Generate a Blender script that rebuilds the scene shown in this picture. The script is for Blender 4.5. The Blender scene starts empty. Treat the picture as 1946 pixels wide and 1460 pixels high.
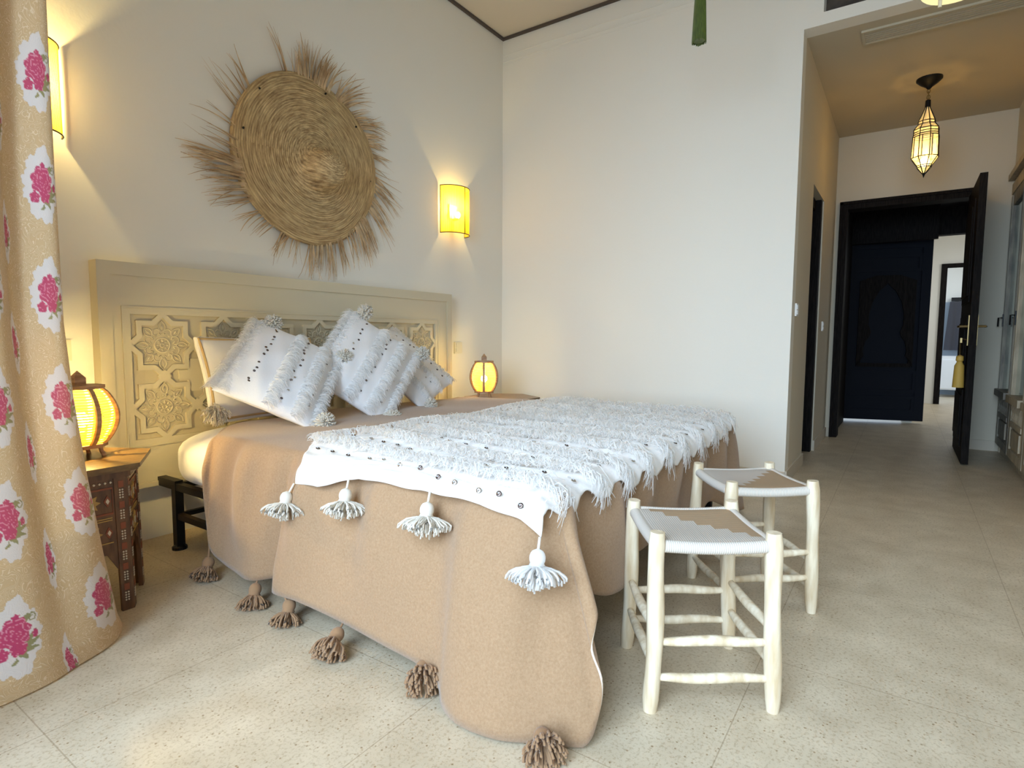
import bpy, math, random
import numpy as np
from mathutils import Vector, Matrix

random.seed(7)
rng = np.random.default_rng(11)
PI = math.pi
SC = bpy.context.scene
COL = SC.collection

# ------------------------------------------------------------------ camera
CAM = np.array([-3.928, -2.785, 0.92])
YAW, PITCH, ROLL, FPX = math.radians(34.302), math.radians(-4.629), math.radians(0.306), 1088.66
fw = np.array([math.cos(YAW) * math.cos(PITCH), math.sin(YAW) * math.cos(PITCH), math.sin(PITCH)])
rt = np.array([math.sin(YAW), -math.cos(YAW), 0.0])
up = np.cross(rt, fw)
rt2 = math.cos(ROLL) * rt + math.sin(ROLL) * up
up2 = np.cross(rt2, fw)
cam_data = bpy.data.cameras.new('camera')
cam = bpy.data.objects.new('camera', cam_data)
COL.objects.link(cam)
M = Matrix(((rt2[0], up2[0], -fw[0], CAM[0]), (rt2[1], up2[1], -fw[1], CAM[1]), (rt2[2], up2[2], -fw[2], CAM[2]), (0, 0, 0, 1)))
cam.matrix_world = M
cam_data.sensor_width = 36.0
cam_data.lens = 36.0 * FPX / 1946.0
cam_data.clip_start = 0.05
SC.camera = cam

# ------------------------------------------------------------------ colour management, world, daylight
SC.view_settings.view_transform = 'Standard'
SC.view_settings.look = 'None'
SC.view_settings.gamma = 1.0
SC.view_settings.use_curve_mapping = False
SC.view_settings.exposure = 0.0
try:
    SC.cycles.use_denoising = True
    SC.cycles.denoiser = 'OPENIMAGEDENOISE'
    SC.cycles.max_bounces = 12
    SC.cycles.diffuse_bounces = 9
    SC.cycles.transparent_max_bounces = 12
    SC.cycles.sample_clamp_indirect = 6.0
    SC.cycles.caustics_reflective = False
    SC.cycles.caustics_refractive = False
except Exception:
    pass
w = bpy.data.worlds.new('world')
SC.world = w
w.use_nodes = True
w.node_tree.nodes['Background'].inputs[0].default_value = (0.62, 0.78, 1.0, 1)
w.node_tree.nodes['Background'].inputs[1].default_value = 1.5


def area(name, loc, target, sx, sy, power, color):
    d = bpy.data.lights.new(name, 'AREA')
    d.shape = 'RECTANGLE'
    d.size, d.size_y, d.energy, d.color = sx, sy, power, color
    o = bpy.data.objects.new(name, d)
    COL.objects.link(o)
    o.location = loc
    o.rotation_euler = (Vector(target) - Vector(loc)).to_track_quat('-Z', 'Z').to_euler()
    return o


# daylight entering the terrace doorway behind the camera, and unseen area lights added to brighten the far rooms
area('terrace_daylight', (-7.6, -2.6, 2.9), (0, -2.2, 0.6), 4.5, 3.4, 700, (0.64, 0.82, 1.0))
area('kitchen_fill', (6.9, -4.1, 1.9), (7.0, -2.9, 0.9), 1.2, 1.2, 14, (0.85, 0.93, 1.0))
area('corridor_fill', (4.9, -4.15, 1.9), (5.2, -2.8, 0.4), 1.2, 1.2, 13, (0.9, 0.95, 1.0))


def bulb_light(loc, power, color=(1.0, 0.62, 0.22), r=0.03):
    d = bpy.data.lights.new('bulb_light', 'POINT')
    d.energy, d.color, d.shadow_soft_size = power, color, r
    o = bpy.data.objects.new('bulb_light', d)
    COL.objects.link(o)
    o.location = loc
    return o


# ------------------------------------------------------------------ mesh helpers
class G:
    """collects geometry for ONE mesh"""
    def __init__(self):
        self.v, self.f, self.n = [], [], 0
        self.mi = []

    def add(self, verts, faces, mi=0):
        verts = np.asarray(verts, float).reshape(-1, 3)
        if isinstance(faces, np.ndarray):
            self.f.append(faces + self.n)
            self.mi.append(np.full(len(faces), mi))
        else:
            by = {}
            for fa in faces:
                by.setdefault(len(fa), []).append(fa)
            for k, l in by.items():
                self.f.append(np.array(l) + self.n)
                self.mi.append(np.full(len(l), mi))
        self.v.append(verts)
        self.n += len(verts)
        return self

    def box(self, x0, y0, z0, x1, y1, z1, mi=0, rot=None, c=None):
        v = np.array([(x, y, z) for x in (x0, x1) for y in (y0, y1) for z in (z0, z1)], float)
        if rot is not None:
            c0 = np.array(c if c is not None else v.mean(0))
            v = (v - c0) @ np.array(rot).T + c0
        f = [(0, 1, 3, 2), (4, 6, 7, 5), (0, 4, 5, 1), (2, 3, 7, 6), (0, 2, 6, 4), (1, 5, 7, 3)]
        return self.add(v, f, mi)

    def tube(self, pts, r, n=10, caps=True, mi=0, squash=None):
        p = np.asarray(pts, float)
        m = len(p)
        r = np.full(m, r) if np.isscalar(r) else np.asarray(r, float)
        t = np.gradient(p, axis=0)
        t /= np.linalg.norm(t, axis=1)[:, None] + 1e-12
        a = np.array([0, 0, 1.0]) if abs(t[0][2]) < 0.9 else np.array([1.0, 0, 0])
        rings = []
        u = np.cross(t[0], a)
        u /= np.linalg.norm(u)
        for i in range(m):
            u = u - t[i] * (u @ t[i])
            u /= np.linalg.norm(u) + 1e-12
            w_ = np.cross(t[i], u)
            an = np.arange(n) * 2 * PI / n
            rings.append(p[i] + r[i] * (np.cos(an)[:, None] * u + np.sin(an)[:, None] * w_))
        v = np.concatenate(rings)
        i, j = np.meshgrid(np.arange(m - 1), np.arange(n), indexing='ij')
        j2 = (j + 1) % n
        q = np.stack([i * n + j, i * n + j2, (i + 1) * n + j2, (i + 1) * n + j], -1).reshape(-1, 4)
        self.add(v, q, mi)
        if caps:
            b = self.n - len(v)
            self.f.append(np.array([list(range(n))[::-1]]) + b)
            self.f.append(np.array([list(range((m - 1) * n, m * n))]) + b)
            self.mi += [np.full(1, mi)] * 2
        return self

    def lathe(self, prof, c=(0, 0, 0), n=32, axis='z', caps=False, mi=0, a0=0, a1=2 * PI):
        prof = np.asarray(prof, float)
        full = abs(a1 - a0 - 2 * PI) < 1e-6
        an = a0 + (a1 - a0) * np.arange(n if full else n + 1) / n
        k = len(an)
        r, h = prof[:, 0][:, None], prof[:, 1][:, None] + 0 * an[None]
        X, Y = r * np.cos(an), r * np.sin(an)
        v = np.stack([X, Y, h], -1)
        if axis == '-y':
            v = np.stack([X, -h, Y], -1)
        v = v.reshape(-1, 3) + np.array(c)
        i, j = np.meshgrid(np.arange(len(prof) - 1), np.arange(k if full else k - 1), indexing='ij')
        j2 = (j + 1) % k
        q = np.stack([i * k + j, i * k + j2, (i + 1) * k + j2, (i + 1) * k + j], -1).reshape(-1, 4)
        self.add(v, q, mi)
        if caps:
            b = self.n - len(v)
            self.f.append(np.array([list(range(k))[::-1]]) + b)
            self.f.append(np.array([list(range((len(prof) - 1) * k, len(prof) * k))]) + b)
            self.mi += [np.full(1, mi)] * 2
        return self

    def grid(self, P, mi=0, close_u=False):
        P = np.asarray(P, float)
        a, b = P.shape[:2]
        i, j = np.meshgrid(np.arange(a if close_u else a - 1), np.arange(b - 1), indexing='ij')
        i2 = (i + 1) % a
        q = np.stack([i * b + j, i2 * b + j, i2 * b + j + 1, i * b + j + 1], -1).reshape(-1, 4)
        return self.add(P.reshape(-1, 3), q, mi)

    def prism(self, poly, h0, h1, frame=None, mi=0):
        """poly: 2D outline; frame(x, y, h) -> 3D"""
        n = len(poly)
        fr = frame or (lambda x, y, h: (x, y, h))
        v = [fr(x, y, h0) for x, y in poly] + [fr(x, y, h1) for x, y in poly]
        f = [tuple(range(n))[::-1], tuple(range(n, 2 * n))] + [(i, (i + 1) % n, n + (i + 1) % n, n + i) for i in range(n)]
        return self.add(v, f, mi)

    def ring(self, outer, inner, h0, h1, frame, mi=0):
        n = len(outer)
        v = [frame(x, y, h) for pl, h in ((outer, h0), (outer, h1), (inner, h1), (inner, h0)) for x, y in pl]
        f = []
        for i in range(n):
            j = (i + 1) % n
            for k in range(3):
                f.append((k * n + i, k * n + j, (k + 1) * n + j, (k + 1) * n + i))
        return self.add(v, f, mi)

    def strands(self, P, width, side=None, taper=0.35, mi=0):
        """P (N, m, 3): flat ribbons"""
        P = np.asarray(P, float)
        N, m = P.shape[:2]
        t = np.gradient(P, axis=1)
        t /= np.linalg.norm(t, axis=2)[..., None] + 1e-9
        if side is None:
            side = rng.normal(size=(N, 1, 3))
        s = np.cross(t, np.broadcast_to(side, t.shape))
        s /= np.linalg.norm(s, axis=2)[..., None] + 1e-9
        wd = (np.asarray(width).reshape(-1, 1, 1) * 0.5) * np.linspace(1, taper, m)[None, :, None]
        V = np.stack([P - s * wd, P + s * wd], 2)
        base = (np.arange(N) * m * 2)[:, None] + (np.arange(m - 1) * 2)[None]
        q = np.stack([base, base + 1, base + 3, base + 2], -1).reshape(-1, 4)
        return self.add(V.reshape(-1, 3), q, mi)

    def yarns(self, P, r, mi=0):
        """P (N, m, 3): 4-sided yarns"""
        P = np.asarray(P, float)
        N, m = P.shape[:2]
        t = np.gradient(P, axis=1)
        t /= np.linalg.norm(t, axis=2)[..., None] + 1e-9
        a = np.where(np.abs(t[..., 2:3]) < 0.8, np.array([0, 0, 1.0]), np.array([1.0, 0, 0]))
        s = np.cross(t, a)
        s /= np.linalg.norm(s, axis=2)[..., None] + 1e-9
        b = np.cross(t, s)
        V = np.stack([P + s * r, P + b * r, P - s * r, P - b * r], 2)
        base = (np.arange(N) * m * 4)[:, None, None] + (np.arange(m - 1) * 4)[None, :, None] + np.arange(4)[None, None]
        nx = (np.arange(N) * m * 4)[:, None, None] + (np.arange(m - 1) * 4)[None, :, None] + ((np.arange(4) + 1) % 4)[None, None]
        q = np.stack([base, nx, nx + 4, base + 4], -1).reshape(-1, 4)
        self.add(V.reshape(-1, 3), q, mi)
        e = ((np.arange(N) * m + m - 1) * 4)[:, None] + np.arange(4)[None]
        self.f.append(e + self.n - N * m * 4)
        self.mi.append(np.full(N, mi))
        return self

    def mesh(self, name, mats, smooth=True, angle=0.7):
        me = bpy.data.meshes.new(name)
        V = np.concatenate(self.v)
        me.vertices.add(len(V))
        me.vertices.foreach_set('co', V.astype(np.float32).ravel())
        tot = np.concatenate([np.full(len(a), a.shape[1]) for a in self.f]).astype(np.int32)
        idx = np.concatenate([a.ravel() for a in self.f]).astype(np.int32)
        me.loops.add(len(idx))
        me.loops.foreach_set('vertex_index', idx)
        me.polygons.add(len(tot))
        st = np.concatenate([[0], np.cumsum(tot)[:-1]]).astype(np.int32)
        me.polygons.foreach_set('loop_start', st)
        try:
            me.polygons.foreach_set('loop_total', tot)
        except Exception:
            pass
        mats = mats if isinstance(mats, (list, tuple)) else [mats]
        for m in mats:
            me.materials.append(m)
        me.polygons.foreach_set('material_index', np.concatenate(self.mi).astype(np.int32))
        me.update(calc_edges=True)
        me.validate()
        if not smooth:
            me.polygons.foreach_set('use_smooth', np.zeros(len(me.polygons), bool))
        else:
            me.polygons.foreach_set('use_smooth', np.ones(len(me.polygons), bool))
            if angle < 3:
                me.set_sharp_from_angle(angle=angle)
        return me

    def build(self, name, mats, parent=None, smooth=True, angle=0.7, world=False):
        me = self.mesh(name, mats, smooth, angle)
        o = bpy.data.objects.new(name, me)
        COL.objects.link(o)
        if parent is not None:
            o.parent = parent
            if world:
                o.matrix_parent_inverse = base_matrix(parent).inverted()
        return o


def base_matrix(o):
    m = Matrix.Translation(o.location) @ o.rotation_euler.to_matrix().to_4x4()
    return base_matrix(o.parent) @ o.matrix_parent_inverse @ m if o.parent else m


def tag(o, label=None, cat=None, group=None, kind=None):
    if label: o['label'] = label
    if cat: o['category'] = cat
    if group: o['group'] = group
    if kind: o['kind'] = kind
    return o


def thing(name, label, cat, loc=(0, 0, 0), rz=0.0, group=None):
    o = bpy.data.objects.new(name, None)
    COL.objects.link(o)
    o.empty_display_size = 0.1
    o.location = loc
    o.rotation_euler = (0, 0, rz)
    return tag(o, label, cat, group)


def struct(name, g, mat, parent=None, smooth=False, label=None):
    o = g.build(name, mat, parent, smooth=smooth, world=parent is not None)
    if parent is None:
        o['kind'] = 'structure'
    if label: o['label'] = label
    return o


def copy_thing(root, loc, rz, label, group=None):
    r = root.copy()
    COL.objects.link(r)
    r.location = loc
    r.rotation_euler = (0, 0, rz)
    r['label'] = label
    if group: r['group'] = group
    for ch in list(root.children):
        c = ch.copy(); COL.objects.link(c); c.parent = r
        for g in ch.children:
            d = g.copy(); COL.objects.link(d); d.parent = c
    return r


# ------------------------------------------------------------------ materials
def mat(name, color, rough=0.6, metal=0.0, spec=0.5, sheen=0.0):
    m = bpy.data.materials.new(name)
    m.use_nodes = True
    b = m.node_tree.nodes['Principled BSDF']
    b.inputs['Base Color'].default_value = (*color, 1)
    b.inputs['Roughness'].default_value = rough
    b.inputs['Metallic'].default_value = metal
    b.inputs['Specular IOR Level'].default_value = spec
    if sheen:
        b.inputs['Sheen Weight'].default_value = sheen
    return m


def N(m, typ, **kw):
    n = m.node_tree.nodes.new(typ)
    for k, v in kw.items():
        if k.startswith('i_'):
            n.inputs[k[2:].replace('_', ' ')].default_value = v
        else:
            setattr(n, k, v)
    return n


def L(m, a, b):
    m.node_tree.links.new(a, b)


def P_(m):
    return m.node_tree.nodes['Principled BSDF']


def noise_mix(m, c1, c2, scale=20, detail=3, coord='Object', rough=0.5, lo=0.35, hi=0.65, stretch=None, dist=0.0):
    tc = N(m, 'ShaderNodeTexCoord')
    src = tc.outputs[coord]
    if stretch:
        mp = N(m, 'ShaderNodeMapping')
        mp.inputs['Scale'].default_value = stretch
        L(m, src, mp.inputs[0]); src = mp.outputs[0]
    n = N(m, 'ShaderNodeTexNoise')
    n.inputs['Scale'].default_value = scale
    n.inputs['Detail'].default_value = detail
    n.inputs['Roughness'].default_value = rough
    n.inputs['Distortion'].default_value = dist
    L(m, src, n.inputs['Vector'])
    r = N(m, 'ShaderNodeValToRGB')
    r.color_ramp.elements[0].position, r.color_ramp.elements[1].position = lo, hi
    r.color_ramp.elements[0].color, r.color_ramp.elements[1].color = (*c1, 1), (*c2, 1)
    L(m, n.outputs['Fac'], r.inputs[0])
    L(m, r.outputs[0], P_(m).inputs['Base Color'])
    return n, r, src


def bump(m, src, strength=0.2, dist=0.01):
    b = N(m, 'ShaderNodeBump')
    b.inputs['Strength'].default_value = strength
    b.inputs['Distance'].default_value = dist
    L(m, src, b.inputs['Height'])
    L(m, b.outputs[0], P_(m).inputs['Normal'])
    return b


def noise_bump(m, scale, strength, dist=0.005, coord='Object', detail=3):
    tc = N(m, 'ShaderNodeTexCoord')
    n = N(m, 'ShaderNodeTexNoise')
    n.inputs['Scale'].default_value = scale
    n.inputs['Detail'].default_value = detail
    L(m, tc.outputs[coord], n.inputs['Vector'])
    bump(m, n.outputs['Fac'], strength, dist)


WALL = mat('lime_plaster', (0.815, 0.795, 0.73), 0.85)
noise_bump(WALL, 60, 0.15, 0.003)
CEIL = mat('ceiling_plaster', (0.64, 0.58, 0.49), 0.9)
GAP = mat('painted_gap_shade', (0.09, 0.07, 0.06), 0.9)  # dark strip colour that paints the shade in the ceiling gap
HWALL = mat('shaded_hall_plaster', (0.64, 0.59, 0.48), 0.85)  # white plaster darkened, with the hall's dimness put into its colour
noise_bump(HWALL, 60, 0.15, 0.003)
HCEIL = mat('shaded_hall_ceiling_plaster', (0.55, 0.49, 0.37), 0.9)  # ceiling and grille tone lowered to paint in the hall's shade
BASEB = mat('stone_skirting', (0.60, 0.54, 0.44), 0.6)

FLOOR = mat('speckled_stone_floor', (0.6, 0.52, 0.4), 0.42, spec=0.4)
def floor_mat(m):
    tc = N(m, 'ShaderNodeTexCoord')
    src = tc.outputs['Object']
    big = N(m, 'ShaderNodeTexNoise'); big.inputs['Scale'].default_value = 7; big.inputs['Detail'].default_value = 5
    L(m, src, big.inputs['Vector'])
    r0 = N(m, 'ShaderNodeValToRGB')
    r0.color_ramp.elements[0].position, r0.color_ramp.elements[1].position = 0.3, 0.7
    r0.color_ramp.elements[0].color = (0.52, 0.435, 0.31, 1)
    r0.color_ramp.elements[1].color = (0.645, 0.555, 0.415, 1)
    L(m, big.outputs['Fac'], r0.inputs[0])
    fine = N(m, 'ShaderNodeTexNoise'); fine.inputs['Scale'].default_value = 110; fine.inputs['Detail'].default_value = 4
    fine.inputs['Roughness'].default_value = 0.7
    L(m, src, fine.inputs['Vector'])
    r1 = N(m, 'ShaderNodeValToRGB')
    r1.color_ramp.elements[0].position, r1.color_ramp.elements[1].position = 0.36, 0.50
    r1.color_ramp.elements[0].color = (0.62, 0.54, 0.45, 1)
    r1.color_ramp.elements[1].color = (1, 1, 1, 1)
    L(m, fine.outputs['Fac'], r1.inputs[0])
    mx = N(m, 'ShaderNodeMixRGB', blend_type='MULTIPLY'); mx.inputs[0].default_value = 0.6
    L(m, r0.outputs[0], mx.inputs[1]); L(m, r1.outputs[0], mx.inputs[2])
    fine2 = N(m, 'ShaderNodeTexVoronoi'); fine2.inputs['Scale'].default_value = 90
    L(m, src, fine2.inputs['Vector'])
    r2 = N(m, 'ShaderNodeValToRGB')
    r2.color_ramp.elements[0].position, r2.color_ramp.elements[1].position = 0.12, 0.30
    r2.color_ramp.elements[0].color = (0.55, 0.45, 0.34, 1)
    r2.color_ramp.elements[1].color = (1, 1, 1, 1)
    L(m, fine2.outputs['Distance'], r2.inputs[0])
    # thin only some of the specks
    sp = N(m, 'ShaderNodeMath', operation='GREATER_THAN'); sp.inputs[1].default_value = 0.80
    sx = N(m, 'ShaderNodeSeparateColor'); L(m, fine2.outputs['Color'], sx.inputs[0]); L(m, sx.outputs[0], sp.inputs[0])
    m2 = N(m, 'ShaderNodeMixRGB', blend_type='MULTIPLY')
    L(m, sp.outputs[0], m2.inputs[0]); L(m, mx.outputs[0], m2.inputs[1]); L(m, r2.outputs[0], m2.inputs[2])
    # joints of the 0.6 m tiles
    s3 = N(m, 'ShaderNodeSeparateXYZ'); L(m, src, s3.inputs[0])
    outs = []
    for ax, off in ((0, 2.85), (1, 1.19)):
        a = N(m, 'ShaderNodeMath', operation='ADD'); a.inputs[1].default_value = off + 30 * 0.65 + 0.0
        L(m, s3.outputs[ax], a.inputs[0])
        f = N(m, 'ShaderNodeMath', operation='MODULO'); f.inputs[1].default_value = 0.65
        L(m, a.outputs[0], f.inputs[0])
        lt = N(m, 'ShaderNodeMath', operation='LESS_THAN'); lt.inputs[1].default_value = 0.003
        L(m, f.outputs[0], lt.inputs[0]); outs.append(lt)
    mxx = N(m, 'ShaderNodeMath', operation='MAXIMUM')
    L(m, outs[0].outputs[0], mxx.inputs[0]); L(m, outs[1].outputs[0], mxx.inputs[1])
    m3 = N(m, 'ShaderNodeMixRGB', blend_type='MULTIPLY'); m3.inputs[2].default_value = (0.74, 0.70, 0.66, 1)
    L(m, mxx.outputs[0], m3.inputs[0]); L(m, m2.outputs[0], m3.inputs[1])
    L(m, m3.outputs[0], P_(m).inputs['Base Color'])
    bump(m, fine.outputs['Fac'], 0.06, 0.002)
floor_mat(FLOOR)

BLACKWOOD = mat('black_stained_wood', (0.012, 0.011, 0.012), 0.6, spec=0.06)
noise_mix(BLACKWOOD, (0.006, 0.005, 0.005), (0.016, 0.013, 0.012), 30, stretch=(4, 4, 0.4))
INNERDOOR = mat('blue_black_painted_wood', (0.008, 0.010, 0.016), 0.6, spec=0.10)
IRON = mat('black_iron', (0.012, 0.012, 0.013), 0.45, 0.6)
HEADB = mat('sage_painted_wood', (0.63, 0.57, 0.42), 0.55)
HEADB_R = mat('sage_painted_carving_ground', (0.55, 0.49, 0.35), 0.6)
noise_bump(HEADB, 40, 0.05, 0.002)
LINEN = mat('white_linen', (0.80, 0.78, 0.76), 0.9, sheen=0.2)
noise_bump(LINEN, 25, 0.25, 0.006)
PILLOWC = mat('white_cotton_weave', (0.78, 0.77, 0.78), 0.95, sheen=0.3)
noise_bump(PILLOWC, 120, 0.3, 0.002)
THROWC = mat('cream_wool_weave', (0.80, 0.78, 0.76), 0.95, sheen=0.3)
noise_bump(THROWC, 90, 0.4, 0.003)
YARNW = mat('white_wool_yarn', (0.95, 0.945, 0.94), 0.95, sheen=0.3)
YARNC = mat('cream_wool_yarn', (0.88, 0.84, 0.76), 0.95, sheen=0.3)
def translucent(m, col, f):
    nt = m.node_tree
    t = nt.nodes.new('ShaderNodeBsdfTranslucent'); t.inputs[0].default_value = (*col, 1)
    x = nt.nodes.new('ShaderNodeMixShader'); x.inputs[0].default_value = f
    nt.links.new(nt.nodes['Principled BSDF'].outputs[0], x.inputs[1]); nt.links.new(t.outputs[0], x.inputs[2])
    nt.links.new(x.outputs[0], nt.nodes['Material Output'].inputs[0])
translucent(YARNW, (0.97, 0.97, 0.97), 0.6)
translucent(YARNC, (0.90, 0.85, 0.76), 0.35)
YARNB = mat('camel_wool_yarn', (0.30, 0.175, 0.09), 0.95, sheen=0.2)
TRIMTAN = mat('tan_piping', (0.50, 0.36, 0.18), 0.8)
COVER = mat('camel_felt_wool', (0.5, 0.37, 0.27), 0.95, sheen=0.25)
def cover_mat(m):
    n, r, src = noise_mix(m, (0.285, 0.172, 0.09), (0.385, 0.25, 0.146), 160, 5, rough=0.75, lo=0.3, hi=0.7)
    bump(m, n.outputs['Fac'], 0.35, 0.003)
cover_mat(COVER)
SELVEDGE = mat('pale_selvedge', (0.72, 0.62, 0.52), 0.95)
SEQUIN = mat('silver_sequin', (0.75, 0.72, 0.70), 0.15, 1.0)
SEQUIN_D = mat('tarnished_sequin', (0.16, 0.12, 0.11), 0.25, 1.0)
STRAW = mat('woven_palm_straw', (0.5, 0.35, 0.18), 0.8)
def straw_mat(m):
    tc = N(m, 'ShaderNodeTexCoord')
    s = N(m, 'ShaderNodeSeparateXYZ'); L(m, tc.outputs['Object'], s.inputs[0])
    v = N(m, 'ShaderNodeCombineXYZ')
    L(m, s.outputs[0], v.inputs[0]); L(m, s.outputs[2], v.inputs[1])
    ln = N(m, 'ShaderNodeVectorMath', operation='LENGTH'); L(m, v.outputs[0], ln.inputs[0])
    at = N(m, 'ShaderNodeMath', operation='ARCTAN2'); L(m, s.outputs[2], at.inputs[0]); L(m, s.outputs[0], at.inputs[1])
    # rows of coiled plait
    mu = N(m, 'ShaderNodeMath', operation='MULTIPLY'); mu.inputs[1].default_value = 88.0
    L(m, ln.outputs['Value'], mu.inputs[0])
    am = N(m, 'ShaderNodeMath', operation='DIVIDE'); am.inputs[1].default_value = 2 * PI
    L(m, at.outputs[0], am.inputs[0])
    su = N(m, 'ShaderNodeMath', operation='ADD'); L(m, mu.outputs[0], su.inputs[0]); L(m, am.outputs[0], su.inputs[1])
    fr = N(m, 'ShaderNodeMath', operation='PINGPONG'); fr.inputs[1].default_value = 0.5
    L(m, su.outputs[0], fr.inputs[0])
    # streaks that run along the coil
    cv = N(m, 'ShaderNodeCombineXYZ')
    a2 = N(m, 'ShaderNodeMath', operation='MULTIPLY'); a2.inputs[1].default_value = 3.0
    L(m, at.outputs[0], a2.inputs[0])
    L(m, mu.outputs[0], cv.inputs[0]); L(m, a2.outputs[0], cv.inputs[1])
    ns = N(m, 'ShaderNodeTexNoise'); ns.inputs['Scale'].default_value = 1.1; ns.inputs['Detail'].default_value = 5
    ns.inputs['Roughness'].default_value = 0.7
    L(m, cv.outputs[0], ns.inputs['Vector'])
    r = N(m, 'ShaderNodeValToRGB')
    r.color_ramp.elements[0].position, r.color_ramp.elements[1].position = 0.36, 0.66
    r.color_ramp.elements[0].color = (0.27, 0.165, 0.07, 1)
    r.color_ramp.elements[1].color = (0.72, 0.54, 0.28, 1)
    L(m, ns.outputs['Fac'], r.inputs[0])
    r2 = N(m, 'ShaderNodeValToRGB')
    r2.color_ramp.elements[0].position, r2.color_ramp.elements[1].position = 0.0, 0.22
    r2.color_ramp.elements[0].color = (0.45, 0.4, 0.36, 1)
    r2.color_ramp.elements[1].color = (1, 1, 1, 1)
    L(m, fr.outputs[0], r2.inputs[0])
    mx = N(m, 'ShaderNodeMixRGB', blend_type='MULTIPLY'); mx.inputs[0].default_value = 0.6
    L(m, r.outputs[0], mx.inputs[1]); L(m, r2.outputs[0], mx.inputs[2])
    L(m, mx.outputs[0], P_(m).inputs['Base Color'])
    bump(m, fr.outputs[0], 0.7, 0.005)
straw_mat(STRAW)
PALM = mat('dry_palm_frond', (0.40, 0.25, 0.13), 0.7)
noise_mix(PALM, (0.38, 0.24, 0.12), (0.66, 0.48, 0.28), 14, 3)
POLE = mat('peeled_pale_wood', (0.75, 0.66, 0.48), 0.55)
def pole_mat(m):
    n, r, src = noise_mix(m, (0.58, 0.45, 0.28), (0.84, 0.76, 0.60), 9, 5, stretch=(5, 5, 0.8), lo=0.3, hi=0.7)
    bump(m, n.outputs['Fac'], 0.3, 0.004)
pole_mat(POLE)
POLE_DOT = mat('wood_knot', (0.16, 0.08, 0.04), 0.7)
LAMPWOOD = mat('reddish_lamp_wood', (0.42, 0.24, 0.12), 0.5)
noise_mix(LAMPWOOD, (0.33, 0.17, 0.08), (0.52, 0.32, 0.17), 20, stretch=(1, 1, 6))
PLASTIC = mat('ivory_switch_plastic', (0.74, 0.70, 0.55), 0.4)
PLASTICW = mat('white_switch_plastic', (0.85, 0.85, 0.83), 0.4)
BRASS = mat('aged_brass', (0.30, 0.22, 0.10), 0.4, 0.9)
GREEN = mat('green_silk', (0.10, 0.155, 0.012), 0.6, sheen=0.3)
noise_mix(GREEN, (0.04, 0.07, 0.004), (0.11, 0.16, 0.016), 60, stretch=(6, 6, 0.5))
YELLOWSILK = mat('golden_silk', (0.62, 0.40, 0.08), 0.6)


def seat_mat():
    """cord seat: pale cord in one corner, tan cord in the other, meeting along a stepped line"""
    m = mat('woven_cord_seat', (0.6, 0.5, 0.4), 0.8)
    tc = N(m, 'ShaderNodeTexCoord')
    s = N(m, 'ShaderNodeSeparateXYZ'); L(m, tc.outputs['Object'], s.inputs[0])
    # stepped x
    st = N(m, 'ShaderNodeMath', operation='SNAP'); st.inputs[1].default_value = 0.034
    L(m, s.outputs[0], st.inputs[0])
    d = N(m, 'ShaderNodeMath', operation='ADD')
    L(m, st.outputs[0], d.inputs[0]); L(m, s.outputs[1], d.inputs[1])
    gt = N(m, 'ShaderNodeMath', operation='LESS_THAN'); gt.inputs[1].default_value = 0.0
    L(m, d.outputs[0], gt.inputs[0])
    # cord lines
    def lines(out, f):
        a = N(m, 'ShaderNodeMath', operation='MULTIPLY'); a.inputs[1].default_value = f
        L(m, out, a.inputs[0])
        p = N(m, 'ShaderNodeMath', operation='PINGPONG'); p.inputs[1].default_value = 0.5
        L(m, a.outputs[0], p.inputs[0])
        return p
    l1, l2 = lines(s.outputs[1], 170), lines(s.outputs[0], 170)
    mi = N(m, 'ShaderNodeMix'); L(m, gt.outputs[0], mi.inputs[0]); L(m, l1.outputs[0], mi.inputs[2]); L(m, l2.outputs[0], mi.inputs[3])
    c = N(m, 'ShaderNodeMixRGB'); c.inputs[1].default_value = (0.40, 0.28, 0.17, 1); c.inputs[2].default_value = (0.55, 0.50, 0.45, 1)
    L(m, gt.outputs[0], c.inputs[0])
    r = N(m, 'ShaderNodeValToRGB')
    r.color_ramp.elements[0].position, r.color_ramp.elements[1].position = 0.0, 0.2
    r.color_ramp.elements[0].color = (0.40, 0.36, 0.33, 1)
    L(m, mi.outputs[0], r.inputs[0])
    mx = N(m, 'ShaderNodeMixRGB', blend_type='MULTIPLY'); mx.inputs[0].default_value = 0.8
    L(m, c.outputs[0], mx.inputs[1]); L(m, r.outputs[0], mx.inputs[2])
    L(m, mx.outputs[0], P_(m).inputs['Base Color'])
    bump(m, mi.outputs[0], 0.5, 0.002)
    return m
SEAT = seat_mat()
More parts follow.
